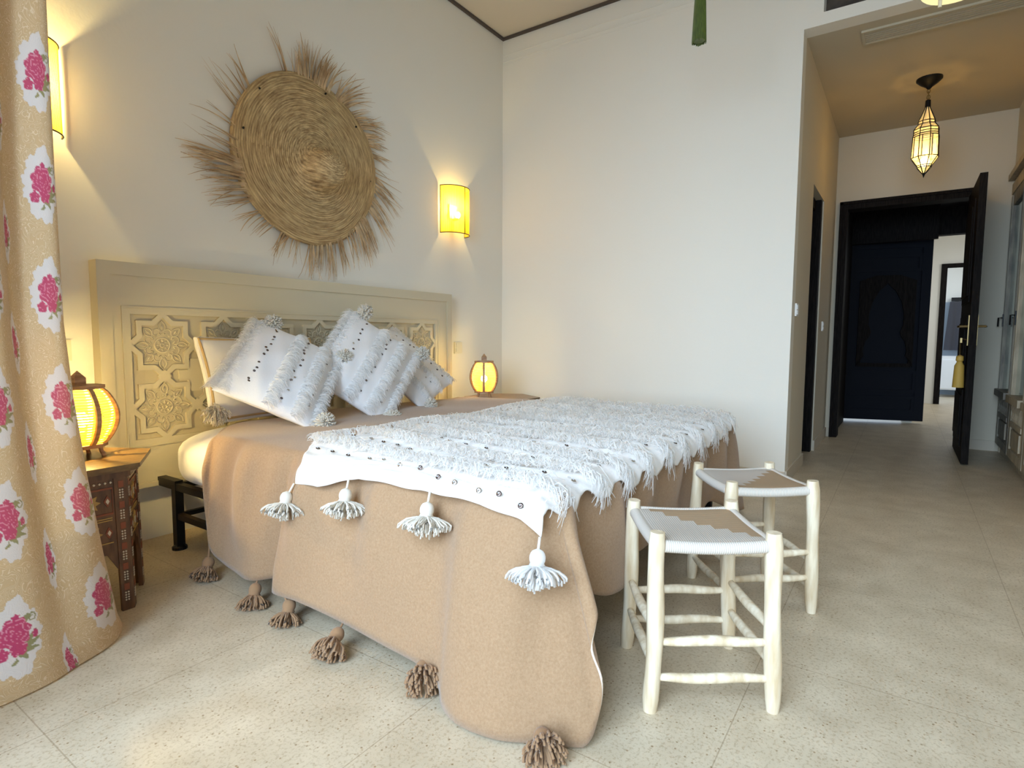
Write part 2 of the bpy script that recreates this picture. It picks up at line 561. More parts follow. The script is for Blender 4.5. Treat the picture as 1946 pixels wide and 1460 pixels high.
def cord_mat():
    m = mat('wound_pale_cord', (0.70, 0.66, 0.60), 0.75)
    tc = N(m, 'ShaderNodeTexCoord')
    s = N(m, 'ShaderNodeSeparateXYZ'); L(m, tc.outputs['Object'], s.inputs[0])
    ps = []
    for ax in (0, 1):
        a = N(m, 'ShaderNodeMath', operation='MULTIPLY'); a.inputs[1].default_value = 190
        L(m, s.outputs[ax], a.inputs[0])
        p = N(m, 'ShaderNodeMath', operation='PINGPONG'); p.inputs[1].default_value = 0.5
        L(m, a.outputs[0], p.inputs[0]); ps.append(p)
    # rails along x show |y| large
    ay = N(m, 'ShaderNodeMath', operation='ABSOLUTE'); L(m, s.outputs[1], ay.inputs[0])
    ax_ = N(m, 'ShaderNodeMath', operation='ABSOLUTE'); L(m, s.outputs[0], ax_.inputs[0])
    g = N(m, 'ShaderNodeMath', operation='GREATER_THAN'); L(m, ay.outputs[0], g.inputs[0]); L(m, ax_.outputs[0], g.inputs[1])
    mi = N(m, 'ShaderNodeMix'); L(m, g.outputs[0], mi.inputs[0]); L(m, ps[1].outputs[0], mi.inputs[2]); L(m, ps[0].outputs[0], mi.inputs[3])
    r = N(m, 'ShaderNodeValToRGB')
    r.color_ramp.elements[0].position, r.color_ramp.elements[1].position = 0.0, 0.3
    r.color_ramp.elements[0].color = (0.45, 0.41, 0.36, 1); r.color_ramp.elements[1].color = (0.68, 0.63, 0.57, 1)
    L(m, mi.outputs[0], r.inputs[0]); L(m, r.outputs[0], P_(m).inputs['Base Color'])
    bump(m, mi.outputs[0], 0.5, 0.002)
    return m
CORD = cord_mat()


def yarn_shade(name, col, axis_freq, axis, trans=0.55, emis=1.2, ecol=(1.0, 0.42, 0.03), gap=0.3):
    """lit lamp shade of wound yarn: threads scatter the bulb's light, gaps let it through"""
    m = bpy.data.materials.new(name); m.use_nodes = True
    nt = m.node_tree; nt.nodes.clear()
    out = nt.nodes.new('ShaderNodeOutputMaterial')
    tc = nt.nodes.new('ShaderNodeTexCoord')
    s = nt.nodes.new('ShaderNodeSeparateXYZ'); nt.links.new(tc.outputs['Object'], s.inputs[0])
    if axis == 'z':
        src = s.outputs[2]
    else:
        a = nt.nodes.new('ShaderNodeMath'); a.operation = 'ARCTAN2'
        nt.links.new(s.outputs[1], a.inputs[0]); nt.links.new(s.outputs[0], a.inputs[1]); src = a.outputs[0]
    mu = nt.nodes.new('ShaderNodeMath'); mu.operation = 'MULTIPLY'; mu.inputs[1].default_value = axis_freq
    nt.links.new(src, mu.inputs[0])
    pp = nt.nodes.new('ShaderNodeMath'); pp.operation = 'PINGPONG'; pp.inputs[1].default_value = 0.5
    nt.links.new(mu.outputs[0], pp.inputs[0])
    lt = nt.nodes.new('ShaderNodeMath'); lt.operation = 'LESS_THAN'; lt.inputs[1].default_value = 0.5 * gap
    nt.links.new(pp.outputs[0], lt.inputs[0])
    dif = nt.nodes.new('ShaderNodeBsdfDiffuse'); dif.inputs[0].default_value = (*col, 1)
    tr = nt.nodes.new('ShaderNodeBsdfTranslucent'); tr.inputs[0].default_value = (*col, 1)
    m1 = nt.nodes.new('ShaderNodeMixShader'); m1.inputs[0].default_value = trans
    nt.links.new(dif.outputs[0], m1.inputs[1]); nt.links.new(tr.outputs[0], m1.inputs[2])
    em = nt.nodes.new('ShaderNodeEmission'); em.inputs[0].default_value = (*ecol, 1); em.inputs[1].default_value = emis
    ad = nt.nodes.new('ShaderNodeAddShader'); nt.links.new(m1.outputs[0], ad.inputs[0]); nt.links.new(em.outputs[0], ad.inputs[1])
    tp = nt.nodes.new('ShaderNodeBsdfTransparent')
    mx = nt.nodes.new('ShaderNodeMixShader')
    nt.links.new(lt.outputs[0], mx.inputs[0]); nt.links.new(ad.outputs[0], mx.inputs[1]); nt.links.new(tp.outputs[0], mx.inputs[2])
    nt.links.new(mx.outputs[0], out.inputs[0])
    return m


def emit(name, col, s):
    m = bpy.data.materials.new(name); m.use_nodes = True
    nt = m.node_tree; nt.nodes.clear()
    o = nt.nodes.new('ShaderNodeOutputMaterial'); e = nt.nodes.new('ShaderNodeEmission')
    e.inputs[0].default_value = (*col, 1); e.inputs[1].default_value = s
    nt.links.new(e.outputs[0], o.inputs[0])
    return m


BULB = emit('glowing_bulb', (1.0, 0.78, 0.38), 25)
SHADE_V = yarn_shade('yellow_yarn_shade', (0.8, 0.50, 0.04), 26, 'a', emis=0.55, ecol=(1.0, 0.52, 0.008), gap=0.12)
SHADE_H = yarn_shade('yellow_yarn_globe', (0.30, 0.21, 0.015), 110, 'z', trans=0.3, emis=0.22, ecol=(1.0, 0.78, 0.03), gap=0.36)
SHADE_T = yarn_shade('amber_yarn_globe', (0.7, 0.45, 0.08), 110, 'z', trans=0.4, emis=0.28, ecol=(1.0, 0.5, 0.03), gap=0.45)

# ================================================================== THE ROOM
H = 3.30
g = G().box(-4.95, -4.9, -0.12, 9.2, 0.14, 0.0)
struct('floor', g, FLOOR)
g = G().box(-4.12, 0, 0, 0.12, 0.14, H + 0.1)
struct('wall_back', g, WALL)
# right wall with the high beam over the hall mouth and the niche above it
g = G().box(0, -2.2, 0, 0.12, 0, H + 0.1)
g.box(0, -3.62, 2.76, 0.12, -2.2, 2.83)
g.box(0, -2.30, 2.83, 0.12, -2.2, H + 0.1)
struct('wall_right', g, WALL)
DARKN = mat('shaded_niche_cloth', (0.07, 0.055, 0.045), 0.9)  # cloth tone darkened to stand in for the recess's shade
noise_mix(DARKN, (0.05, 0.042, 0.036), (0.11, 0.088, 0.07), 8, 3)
struct('trim_1', G().box(0.10, -3.62, 2.83, 0.118, -2.30, H + 0.1), DARKN, label='dark panel painting the shade in the high opening over the hall')
# front-side wall of the room and the hall
g = G().box(-4.12, -3.74, 0, 0.15, -3.62, H + 0.1)
struct('wall_front', g, WALL)
g = G().box(0.12, -4.2, 0, 0.24, -3.47, 2.9)
g.box(0.24, -4.2, 2.24, 2.5, -3.45, 2.9)
g.box(0.24, -4.2, 0, 2.5, -4.08, 2.24)
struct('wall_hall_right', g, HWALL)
# terrace wall with the door opening the photograph is taken from
g = G().box(-4.24, -3.74, 2.3, -4.12, 0.14, H + 0.1)
g.box(-4.24, -1.25, 0, -4.12, 0.14, 2.3)
g.box(-4.24, -3.74, 0, -4.12, -3.45, 2.3)
struct('wall_terrace', g, WALL)
# ceiling
struct('ceiling', G().box(-4.12, -3.62, H + 0.012, 0, 0, H + 0.1), CEIL)
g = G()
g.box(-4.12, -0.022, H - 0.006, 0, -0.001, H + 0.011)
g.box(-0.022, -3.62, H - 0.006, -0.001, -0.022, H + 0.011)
struct('trim_2', g, GAP, label='dark strip painted as the shadow gap around the ceiling edge')
g = G()
for z, d in ((3.10, 0.0022), (3.125, 0.003), (3.175, 0.0035)):
    g.box(-d, -2.2, z, 0.0, -0.001, z + 0.008)
struct('trim_3', g, WALL, label='faint plaster cornice lines')
# hall
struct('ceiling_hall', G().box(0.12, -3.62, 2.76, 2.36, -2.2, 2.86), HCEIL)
g = G().box(0.12, -2.2, 0, 0.72, -2.06, 2.9)
g.box(0.72, -2.2, 2.02, 1.35, -2.06, 2.9)
g.box(1.35, -2.2, 0, 2.36, -2.06, 2.9)
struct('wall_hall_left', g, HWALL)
g = G().box(2.23, -2.29, 0, 2.35, -2.2, 2.9)
g.box(2.23, -3.62, 0, 2.35, -3.21, 2.9)
g.box(2.23, -3.21, 2.12, 2.35, -2.29, 2.9)
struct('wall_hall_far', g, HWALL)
g = G()
g.box(0.0, -2.212, 0, 0.72, -2.2, 0.085)
g.box(1.35, -2.212, 0, 2.228, -2.2, 0.085)
g.box(2.218, -2.236, 0, 2.23, -2.212, 0.085)
struct('baseboard_hall_left', g, BASEB)
struct('baseboard_hall_far', G().box(2.218, -3.45, 0, 2.23, -3.275, 0.085), BASEB)
struct('baseboard_right', G().box(-0.012, -2.2, 0, 0, -0.001, 0.08), BASEB)

# side door of the hall: black frame and leaf in the reveal
d1 = thing('door_1', 'narrow black wooden doorway in the left hall wall', 'door', (1.0, -2.14, 0)); d1['kind'] = 'structure'
g = G().box(0.722, -2.15, 0, 0.80, -2.07, 2.018)
g.box(1.27, -2.19, 0, 1.349, -2.07, 2.018)
g.box(0.80, -2.15, 1.94, 1.27, -2.07, 2.018)
g.build('door_frame', BLACKWOOD, d1, smooth=False, world=True)
G().box(0.80, -2.12, 0.008, 1.27, -2.085, 1.94).build('door_leaf', BLACKWOOD, d1, smooth=False, world=True)

# far door: black frame, leaf standing open towards us
d2 = thing('door_2', 'heavy black door standing open at the end of the hall', 'door', (2.23, -2.75, 0)); d2['kind'] = 'structure'
g = G()
g.box(2.20, -2.30, 0, 2.37, -2.238, 2.17)
g.box(2.20, -3.27, 0, 2.37, -3.20, 2.17)
g.box(2.20, -3.20, 2.10, 2.37, -2.30, 2.17)
g.box(2.185, -2.262, 0, 2.20, -2.238, 2.17)
g.box(2.185, -3.27, 0, 2.20, -3.245, 2.17)
g.box(2.185, -3.27, 2.145, 2.20, -2.238, 2.17)
g.build('door_frame', BLACKWOOD, d2, smooth=False, world=True)
g = G().box(1.37, -3.215, 0.012, 2.22, -3.170, 2.10)
for z0, z1 in ((0.12, 0.55), (0.66, 1.1), (1.2, 1.95)):
    g.box(1.50, -3.169, z0, 2.10, -3.160, z1)
    g.box(1.55, -3.160, z0 + 0.05, 2.05, -3.152, z1 - 0.05)
leaf = g.build('door_leaf', BLACKWOOD, d2, smooth=False, world=True)
g = G()
for sg, y in ((1, -3.170), (-1, -3.215)):
    g.box(1.415, min(y, y + sg * 0.006), 0.88, 1.445, max(y, y + sg * 0.006), 1.10)
    g.tube([(1.43, y, 1.02), (1.43, y + sg * 0.05, 1.02), (1.47, y + sg * 0.055, 1.02), (1.54, y + sg * 0.055, 1.02)], 0.009, 8)
g.build('door_handle', BRASS, leaf, world=True)

kt = thing('key_tassel', 'golden tassel hanging from the key of the open black door', 'tassel', (1.43, -3.13, 0.9))
g = G().tube([(0, -0.04, 0.02), (0, 0, 0.03), (0, 0.004, -0.02), (0, 0, -0.10)], 0.004, 6)
g.box(-0.012, -0.006, 0.0, 0.012, 0.006, 0.035)
g.build('cord', BRASS, kt)
g = G().lathe([(0.004, -0.09), (0.022, -0.10), (0.024, -0.13), (0.016, -0.14), (0.03, -0.17), (0.036, -0.33), (0.001, -0.33)], n=16)
g.build('tassel_skirt', YELLOWSILK, kt)

# vestibule with the carved blue-black door; black lining paints in its darkness
g = G().box(2.37, -2.26, 0, 3.5, -2.2, 2.6)
struct('wall_vestibule_left', g, BLACKWOOD)
struct('ceiling_vestibule', G().box(2.37, -4.2, 2.3, 3.7, -2.2, 2.4), BLACKWOOD)
d3 = thing('door_3', 'tall blue-black inner door with a pointed keyhole arch panel', 'door', (3.6, -2.6, 0)); d3['kind'] = 'structure'
A0, A1 = np.array([3.50, -2.22]), np.array([3.74, -2.99])
dd = (A1 - A0); LW = np.linalg.norm(dd); dd /= LW; nn = np.array([-abs(dd[1]), dd[0] * -1.0]); nn = np.array([dd[1], -dd[0]])
if nn[0] > 0: nn = -nn
def fr3(x, z, h):
    p = A0 + dd * x + nn * h
    return (p[0], p[1], z)
g = G().prism([(0, 0.03), (LW, 0.03), (LW, 2.0), (0, 2.0)], -0.045, 0.0, fr3)
def frame_rect(g, x0, x1, z0, z1, w_, h0, h1, fr):
    g.ring([(x0, z0), (x1, z0), (x1, z1), (x0, z1)], [(x0 + w_, z0 + w_), (x1 - w_, z0 + w_), (x1 - w_, z1 - w_), (x0 + w_, z1 - w_)], h0, h1, fr)
frame_rect(g, 0.0, LW, 0.03, 2.0, 0.09, 0, 0.012, fr3)
frame_rect(g, 0.09, LW - 0.09, 0.12, 0.30, 0.03, 0, 0.010, fr3)
frame_rect(g, 0.09, LW - 0.09, 0.34, 0.58, 0.03, 0, 0.010, fr3)
frame_rect(g, 0.09, LW - 0.09, 1.66, 1.84, 0.03, 0, 0.010, fr3)
dl = g.build('door_leaf', INNERDOOR, d3, smooth=False, world=True)
arch = [(-0.23, 0.66), (-0.23, 0.72), (-0.20, 0.74), (-0.21, 0.80), (-0.19, 0.90), (-0.15, 0.96), (-0.14, 1.0), (-0.165, 1.08), (-0.168, 1.2), (-0.14, 1.33), (-0.08, 1.45), (-0.02, 1.51), (0, 1.535)]
arch = arch + [(-x, z) for x, z in arch[::-1][1:]]
cx = LW / 2
outer = []
top, bot, hw = 1.62, 0.62, 0.27
for x, z in arch:   # matching points on the rectangle
    a = math.atan2(z - 1.08, x)
    c_, s_ = math.cos(a), math.sin(a)
    t = min(hw / abs(c_) if abs(c_) > 1e-6 else 9, ((top - 1.08) if s_ > 0 else (1.08 - bot)) / abs(s_) if abs(s_) > 1e-6 else 9)
    outer.append((cx + c_ * t, 1.08 + s_ * t))
g = G().ring(outer, [(cx + x, z) for x, z in arch], 0, 0.016, fr3)
g.build('arch_panel', BLACKWOOD, dl, smooth=False, world=True)
g = G().box(3.40, -3.02, 1.95, 3.46, -2.2, 2.3)
g.box(3.66, -4.2, 2.02, 3.78, -3.0, 2.3)
g.build('transom', BLACKWOOD, d3, smooth=False, world=True)

# corridor and kitchen beyond
struct('wall_corridor_left', G().box(3.8, -2.9, 0, 6.3, -2.8, 2.6), WALL)
g = G().box(6.3, -3.17, 0, 6.4, -2.8, 2.6)
g.box(6.3, -4.4, 1.99, 6.4, -3.17, 2.6)
struct('wall_corridor_far', g, WALL)
struct('ceiling_corridor', G().box(3.78, -4.9, 2.5, 9.1, -2.8, 2.6), CEIL)
struct('wall_corridor_right', G().box(2.37, -4.9, 0, 9.1, -4.8, 2.6), WALL)
g = G().box(6.27, -3.24, 0, 6.30, -3.17, 1.99)
g.box(6.27, -4.4, 1.93, 6.30, -3.24, 1.99)
struct('door_4', g, BLACKWOOD, label='thin black frame of the kitchen doorway beyond the hall')
TILEG = mat('blue_grey_wall_tile', (0.30, 0.36, 0.42), 0.25)
g = G().box(8.2, -4.8, 0, 8.3, -2.8, 2.5)
struct('wall_kitchen_far', g, WALL)
struct('trim_4', G().box(8.18, -4.8, 0, 8.2, -2.8, 1.55), TILEG, label='blue-grey tiled dado of the kitchen wall')
fr_ = thing('kitchen_cabinet', 'small white cabinet seen through the doorway beyond the hall', 'cabinet', (7.7, -3.45, 0))
WHT = mat('white_enamel', (0.85, 0.87, 0.88), 0.3)
G().box(-0.1, -0.32, 0.12, 0.35, 0.2, 0.66).build('cabinet_body', WHT, fr_, smooth=False)
G().box(-0.115, -0.31, 0.14, -0.101, 0.19, 0.6).build('cabinet_door', WHT, fr_, smooth=False)
for y in (-0.29, 0.17):
    for x in (-0.08, 0.32):
        G().box(x - 0.02, y - 0.02, 0, x + 0.02, y + 0.02, 0.12).build('leg', IRON, fr_, smooth=False)
tw = thing('hanging_coat', 'dark cloth hanging from a hook in the far kitchen', 'coat', (8.1, -3.5, 1.2))
yy, zz = np.meshgrid(np.linspace(-0.16, 0.16, 17), np.linspace(-0.45, 0.35, 12), indexing='ij')
G().grid(np.stack([-0.03 + 0.02 * np.sin(yy * 50) * (0.5 - zz), yy * (0.75 + 0.4 * (0.35 - zz)), zz], -1)).build('cloth', mat('charcoal_cloth', (0.05, 0.05, 0.06), 0.9), tw)
G().box(-0.02, -0.10, 0.36, 0.08, 0.10, 0.42).build('coat_hook', IRON, tw, smooth=False)

# air grille in the hall ceiling
gr = thing('ceiling_air_grille', 'long cream slatted air grille in the hall ceiling', 'vent', (0.30, -2.9, 2.76))
g = G()
g.box(-0.09, -0.62, -0.012, -0.075, 0.42, 0.0); g.box(0.075, -0.62, -0.012, 0.09, 0.42, 0.0)
g.box(-0.075, 0.405, -0.012, 0.075, 0.42, 0.0); g.box(-0.075, -0.62, -0.012, 0.075, -0.605, 0.0)
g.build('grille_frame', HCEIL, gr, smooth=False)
g = G()
for k in range(6):
    x = -0.065 + k * 0.0255
    g.box(x, -0.605, -0.010, x + 0.014, 0.405, -0.002)
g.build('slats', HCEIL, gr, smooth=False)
G().box(-0.075, -0.605, -0.0015, 0.075, 0.405, -0.0005).build('backing', mat('grille_shadow', (0.10, 0.09, 0.07), 0.9), gr, smooth=False)

# light switches
def switch(name, loc, rz, label, m, w_=0.08, h_=0.08):
    t = thing(name, label, 'switch', loc, rz)
    G().box(-w_ / 2, -0.010, -h_ / 2, w_ / 2, 0, h_ / 2).build('plate', m, t, smooth=False)
    g = G()
    g.box(-w_ * 0.36, -0.014, 0.003, w_ * 0.36, -0.0101, h_ * 0.38)
    g.box(-w_ * 0.36, -0.014, -h_ * 0.38, w_ * 0.36, -0.0101, -0.003)
    g.build('rocker', m, t, smooth=False)
switch('light_switch', (-0.58, 0, 0.842), 0, 'ivory double light switch on the wall above the right bedside lamp', PLASTIC, 0.085, 0.085)
switch('light_switch', (-3.06, 0, 0.86), 0, 'ivory light switch between the curtain and the headboard', PLASTIC, 0.085, 0.085)
switch('light_switch', (0.16, -2.2, 1.107), 0, 'white light switch at the hall corner', PLASTICW, 0.08, 0.08)
switch('light_switch', (1.60, -2.2, 1.03), 0, 'small white switch beyond the black side doorway', PLASTICW, 0.07, 0.08)

# ================================================================== WARDROBE
wr = thing('wardrobe', 'weathered grey wooden wardrobe with mirrored doors along the hall', 'wardrobe', (1.2, -3.45, 0))
WGREY = mat('weathered_grey_wood', (0.30, 0.27, 0.22), 0.6)
noise_mix(WGREY, (0.22, 0.20, 0.17), (0.40, 0.36, 0.28), 12, 4, stretch=(3, 3, 0.6))
WCREAM = mat('limed_wood', (0.50, 0.44, 0.32), 0.6)
noise_mix(WCREAM, (0.40, 0.34, 0.24), (0.58, 0.51, 0.38), 12, 4, stretch=(3, 3, 0.6))
MIRROR = mat('greenish_mirror', (0.55, 0.68, 0.66), 0.08, 0.9)
g = G().box(-0.95, -0.58, 0.0, 1.0, -0.56, 2.2)
g.box(-0.95, -0.56, 0, -0.93, -0.02, 2.2); g.box(0.98, -0.56, 0, 1.0, -0.02, 2.2)
g.box(-0.95, -0.58, 2.16, 1.0, 0.0, 2.22); g.box(-0.95, -0.56, 0, 1.0, -0.03, 0.08)
g.box(-0.95, -0.02, 2.08, 1.0, 0.012, 2.16); g.box(-0.97, -0.02, 2.19, 1.0, 0.04, 2.235)
g.build('carcass', WCREAM, wr, smooth=False)
for i, (x0, x1) in enumerate(((-0.93, -0.30), (-0.28, 0.34), (0.36, 0.98))):
    m = WGREY if i == 2 else WCREAM
    g = G()
    g.box(x0, -0.02, 0.08, x0 + 0.07, 0.006, 2.08); g.box(x1 - 0.07, -0.02, 0.08, x1, 0.006, 2.08)
    g.box(x0 + 0.07, -0.02, 1.98, x1 - 0.07, 0.006, 2.08); g.box(x0 + 0.07, -0.02, 0.08, x1 - 0.07, 0.006, 0.14)
    for o_ in (0.012, 0.034, 0.055):
        g.box(x0 + o_, 0.006, 0.5, x0 + o_ + 0.009, 0.013, 2.06)
        g.box(x1 - o_ - 0.009, 0.006, 0.5, x1 - o_, 0.013, 2.06)
    g.box(x0 + 0.05, -0.02, 0.48, x1 - 0.05, 0.04, 0.53)        # sill ledge
    g.box(x0 + 0.07, -0.02, 0.31, x1 - 0.07, 0.012, 0.345)
    g.box(x0 + 0.07, -0.02, 0.14, x1 - 0.07, -0.006, 0.31)
    g.box(x0 + 0.14, -0.006, 0.17, x1 - 0.14, 0.008, 0.29)
    dr = g.build('wardrobe_door', m, wr, smooth=False)
    g = G()
    n_ = 11
    for k in range(n_):
        xx = x0 + 0.10 + (x1 - x0 - 0.20) * k / (n_ - 1)
        g.lathe([(0.006, 0.345), (0.013, 0.37), (0.007, 0.40), (0.014, 0.43), (0.007, 0.455), (0.010, 0.48)], (xx, -0.004, 0), n=8)
    g.build('spindle_gallery', m, dr)
    G().box(x0 + 0.07, -0.016, 0.53, x1 - 0.07, -0.010, 1.98).build('mirror_pane', MIRROR, dr, smooth=False)
    g = G().box(x1 - 0.045, 0.013, 1.03, x1 - 0.025, 0.02, 1.13)
    g.tube([(x1 - 0.035, 0.02, 1.10), (x1 - 0.035, 0.045, 1.10), (x1 - 0.035, 0.045, 1.03)], 0.006, 6)
    g.build('door_handle', IRON, dr)
    G().box(x0 + 0.075, -0.019, 0.36, x1 - 0.075, -0.017, 0.475).build('gallery_back', BLACKWOOD, dr, smooth=False)

# ================================================================== HEADBOARD
hb = thing('headboard', 'wide sage-cream carved headboard with eight-pointed star panels', 'headboard', (-1.835, 0, 0))
g = G()
x0, x1, z0, z1 = -2.94, -0.728, 0.255, 1.228
g.box(x0, -0.050, z0, x1, -0.001, z1)
fr_hb = lambda x, z, h: (x, -h, z)
g.ring([(x0, z0), (x1, z0), (x1, z1), (x0, z1)], [(x0 + .05, z0 + .02), (x1 - .05, z0 + .02), (x1 - .05, z1 - .055), (x0 + .05, z1 - .055)], 0.05, 0.072, fr_hb)
g.ring([(x0 + .05, z0 + .02), (x1 - .05, z0 + .02), (x1 - .05, z1 - .055), (x0 + .05, z1 - .055)], [(-2.855, 0.435), (-0.868, 0.435), (-0.868, 1.045), (-2.855, 1.045)], 0.05, 0.064, fr_hb)
g.ring([(-2.855, 0.435), (-0.868, 0.435), (-0.868, 1.045), (-2.855, 1.045)], [(-2.848, 0.442), (-0.875, 0.442), (-0.875, 1.038), (-2.848, 1.038)], 0.05, 0.070, fr_hb)
g.ring([(-2.848, 0.442), (-0.875, 0.442), (-0.875, 1.038), (-2.848, 1.038)], [(-2.822, 0.468), (-0.900, 0.468), (-0.900, 1.012), (-2.822, 1.012)], 0.05, 0.066, fr_hb)
g.build('panel', HEADB, hb, smooth=False, world=True)
def star(cx, cz, R, k=8, inner=0.765):
    return [(cx + R * (1 if i % 2 == 0 else inner * 1.0) * math.cos(i * PI / k + PI / 2), cz + R * (1 if i % 2 == 0 else inner) * math.sin(i * PI / k + PI / 2)) for i in range(2 * k)]
g = G()
g.box(-2.822, -0.0505, 0.468, -0.90, -0.050, 1.012, mi=1)
star_parts = []
for c in range(7):
    for r_ in range(2):
        gf = G(); star_parts.append(gf)
        cx_, cz_ = -2.692 + c * 0.2765, 0.602 + r_ * 0.276
        g.ring(star(cx_, cz_, 0.152), star(cx_, cz_, 0.122), 0.050, 0.064, fr_hb)
        # strapwork that links the stars
        sq = 0.036
        if c < 6:
            X = cx_ + 0.13825
            g.prism([(X - 0.03, cz_), (X, cz_ - 0.03), (X + 0.03, cz_), (X, cz_ + 0.03)], 0.05, 0.0642, fr_hb)
        if r_ == 0:
            Z = cz_ + 0.138
            g.prism([(cx_ - 0.03, Z), (cx_, Z - 0.03), (cx_ + 0.03, Z), (cx_, Z + 0.03)], 0.05, 0.0642, fr_hb)
        # crosses between stars
        if c < 6 and r_ == 0:
            X, Z = cx_ + 0.13825, cz_ + 0.138
            a, b = 0.075, 0.036
            pl = [(X - a, Z - b + .012), (X - b, Z - b + .012), (X - b + .012, Z - a), (X + b - .012, Z - a), (X + b, Z - b + .012), (X + a, Z - b + .012), (X + a, Z + b - .012), (X + b, Z + b - .012), (X + b - .012, Z + a), (X - b + .012, Z + a), (X - b, Z + b - .012), (X - a, Z + b - .012)]
            g.prism(pl, 0.05, 0.0585, fr_hb)
        # floral carving
        Y = -0.053
        an = np.linspace(0, 2 * PI, 17)
        gf.tube([(cx_ + 0.032 * math.cos(a), Y, cz_ + 0.032 * math.sin(a)) for a in an], 0.004, 5, caps=False)
        gf.tube([(cx_ + 0.009 * math.cos(a), Y, cz_ + 0.009 * math.sin(a)) for a in an[::2]], 0.004, 4, caps=False)
        for k in range(8):
            th = k * PI / 4 + PI / 2
            e1 = np.array([math.cos(th), 0, math.sin(th)]); e2 = np.array([-math.sin(th), 0, math.cos(th)])
            c0 = np.array([cx_, Y, cz_])
            pp = [c0 + e1 * (0.058 + 0.05 * u) + e2 * (0.0155 * s_ * math.sin(PI * min(u * 1.05, 1)) ** 0.8) for u, s_ in [(t, 1) for t in np.linspace(0, 1, 7)] + [(t, -1) for t in np.linspace(1, 0, 7)[1:]]]
            gf.tube(pp, 0.0033, 4, caps=False)
            gf.tube([c0 + e1 * 0.070, c0 + e1 * 0.082, c0 + e1 * 0.094], [0.0015, 0.0045, 0.001], 5)
            gf.tube([c0 + e1 * 0.014, c0 + e1 * 0.021, c0 + e1 * 0.028], [0.002, 0.005, 0.002], 5)
            th2 = th + PI / 8
            f1 = np.array([math.cos(th2), 0, math.sin(th2)]); f2 = np.array([-math.sin(th2), 0, math.cos(th2)])
            cc = c0 + f1 * 0.059
            pp = [cc + f1 * (0.017 * math.cos(a)) + f2 * (0.017 * math.sin(a)) for a in np.linspace(-2.5, 2.5, 11)]
            pp = [cc - f1 * 0.004 + f2 * -0.006] + pp + [cc - f1 * 0.004 + f2 * 0.006]
            gf.tube(pp, 0.0033, 4, caps=False)
cv = g.build('carved_panel', [HEADB, HEADB_R], hb, smooth=False, world=True)
for gf in star_parts:
    gf.build('floral_carving', HEADB, cv, world=True, angle=3.2)

# ================================================================== BED
bed = thing('bed', 'double bed with low black iron frame and white duvet', 'bed', (-1.83, -1.1, 0))
for x in (-2.74, -0.92):
    for y in (-0.235, -1.98):
        g = G()
        g.box(x - 0.017, y - 0.017, 0.01, x + 0.017, y + 0.017, 0.285)
        g.lathe([(0.001, 0.0), (0.03, 0.0), (0.03, 0.012), (0.018, 0.02)], (x, y, 0), n=12)
        g.build('leg', IRON, bed, smooth=False, world=True)
g = G()
for x in (-2.74, -0.92):
    g.box(x - 0.014, -1.98, 0.262, x + 0.014, -0.1, 0.292)
    g.box(x - 0.012, -1.98, 0.135, x + 0.012, -0.235, 0.16)
for y in (-0.235, -1.98, -1.1):
    g.box(-2.74, y - 0.012, 0.265, -0.92, y + 0.012, 0.29)
    g.box(-2.74, y - 0.010, 0.138, -0.92, y + 0.010, 0.158)
g.box(-2.757, -0.252, 0.285, -2.723, -0.10, 0.302)
g.build('frame_rails', IRON, bed, smooth=False, world=True)
def sgn_pow(a, p):
    return np.sign(a) * np.abs(a) ** p
u = np.linspace(0, 2 * PI, 97); v = np.linspace(-PI / 2, PI / 2, 41)
U, V = np.meshgrid(u, v, indexing='ij')
cu, su, cvv, sv = sgn_pow(np.cos(U), 0.22), sgn_pow(np.sin(U), 0.22), sgn_pow(np.cos(V), 0.30), sgn_pow(np.sin(V), 0.5)
X = -1.855 + 0.975 * cu * cvv; Y = -1.055 + 0.985 * su * cvv; Z = 0.40 + 0.116 * sv
LX = np.interp(Y, [-2.1, -0.80, -0.66, -0.52, -0.40, -0.28, -0.2, -0.05], [0.70, 0.70, 0.755, 0.80, 0.80, 0.765, 0.71, 0.62]) / 0.83
X = np.where(X < -2.0, -2.0 + (X + 2.0) * LX, X)
G().grid(np.stack([X, Y, Z], -1)).build('duvet', LINEN, bed, world=True, angle=3.2)
# corner of the sheet hanging inside the frame
ss, tt = np.meshgrid(np.linspace(0, 1, 16), np.linspace(0, 1, 14), indexing='ij')
G().grid(np.stack([-2.66 + 0.03 * np.sin(ss * 9) * tt, -0.62 + 0.42 * ss * (1 - 0.35 * tt), 0.30 - tt * (0.20 - 0.10 * ss)], -1)).build('sheet_corner', LINEN, bed, world=True)

def topz(x, y):
    return 0.522 + 0.006 * np.sin(x * 5.1 + 1) * np.sin(y * 4.3) + 0.004 * np.sin(x * 11 + y * 7)

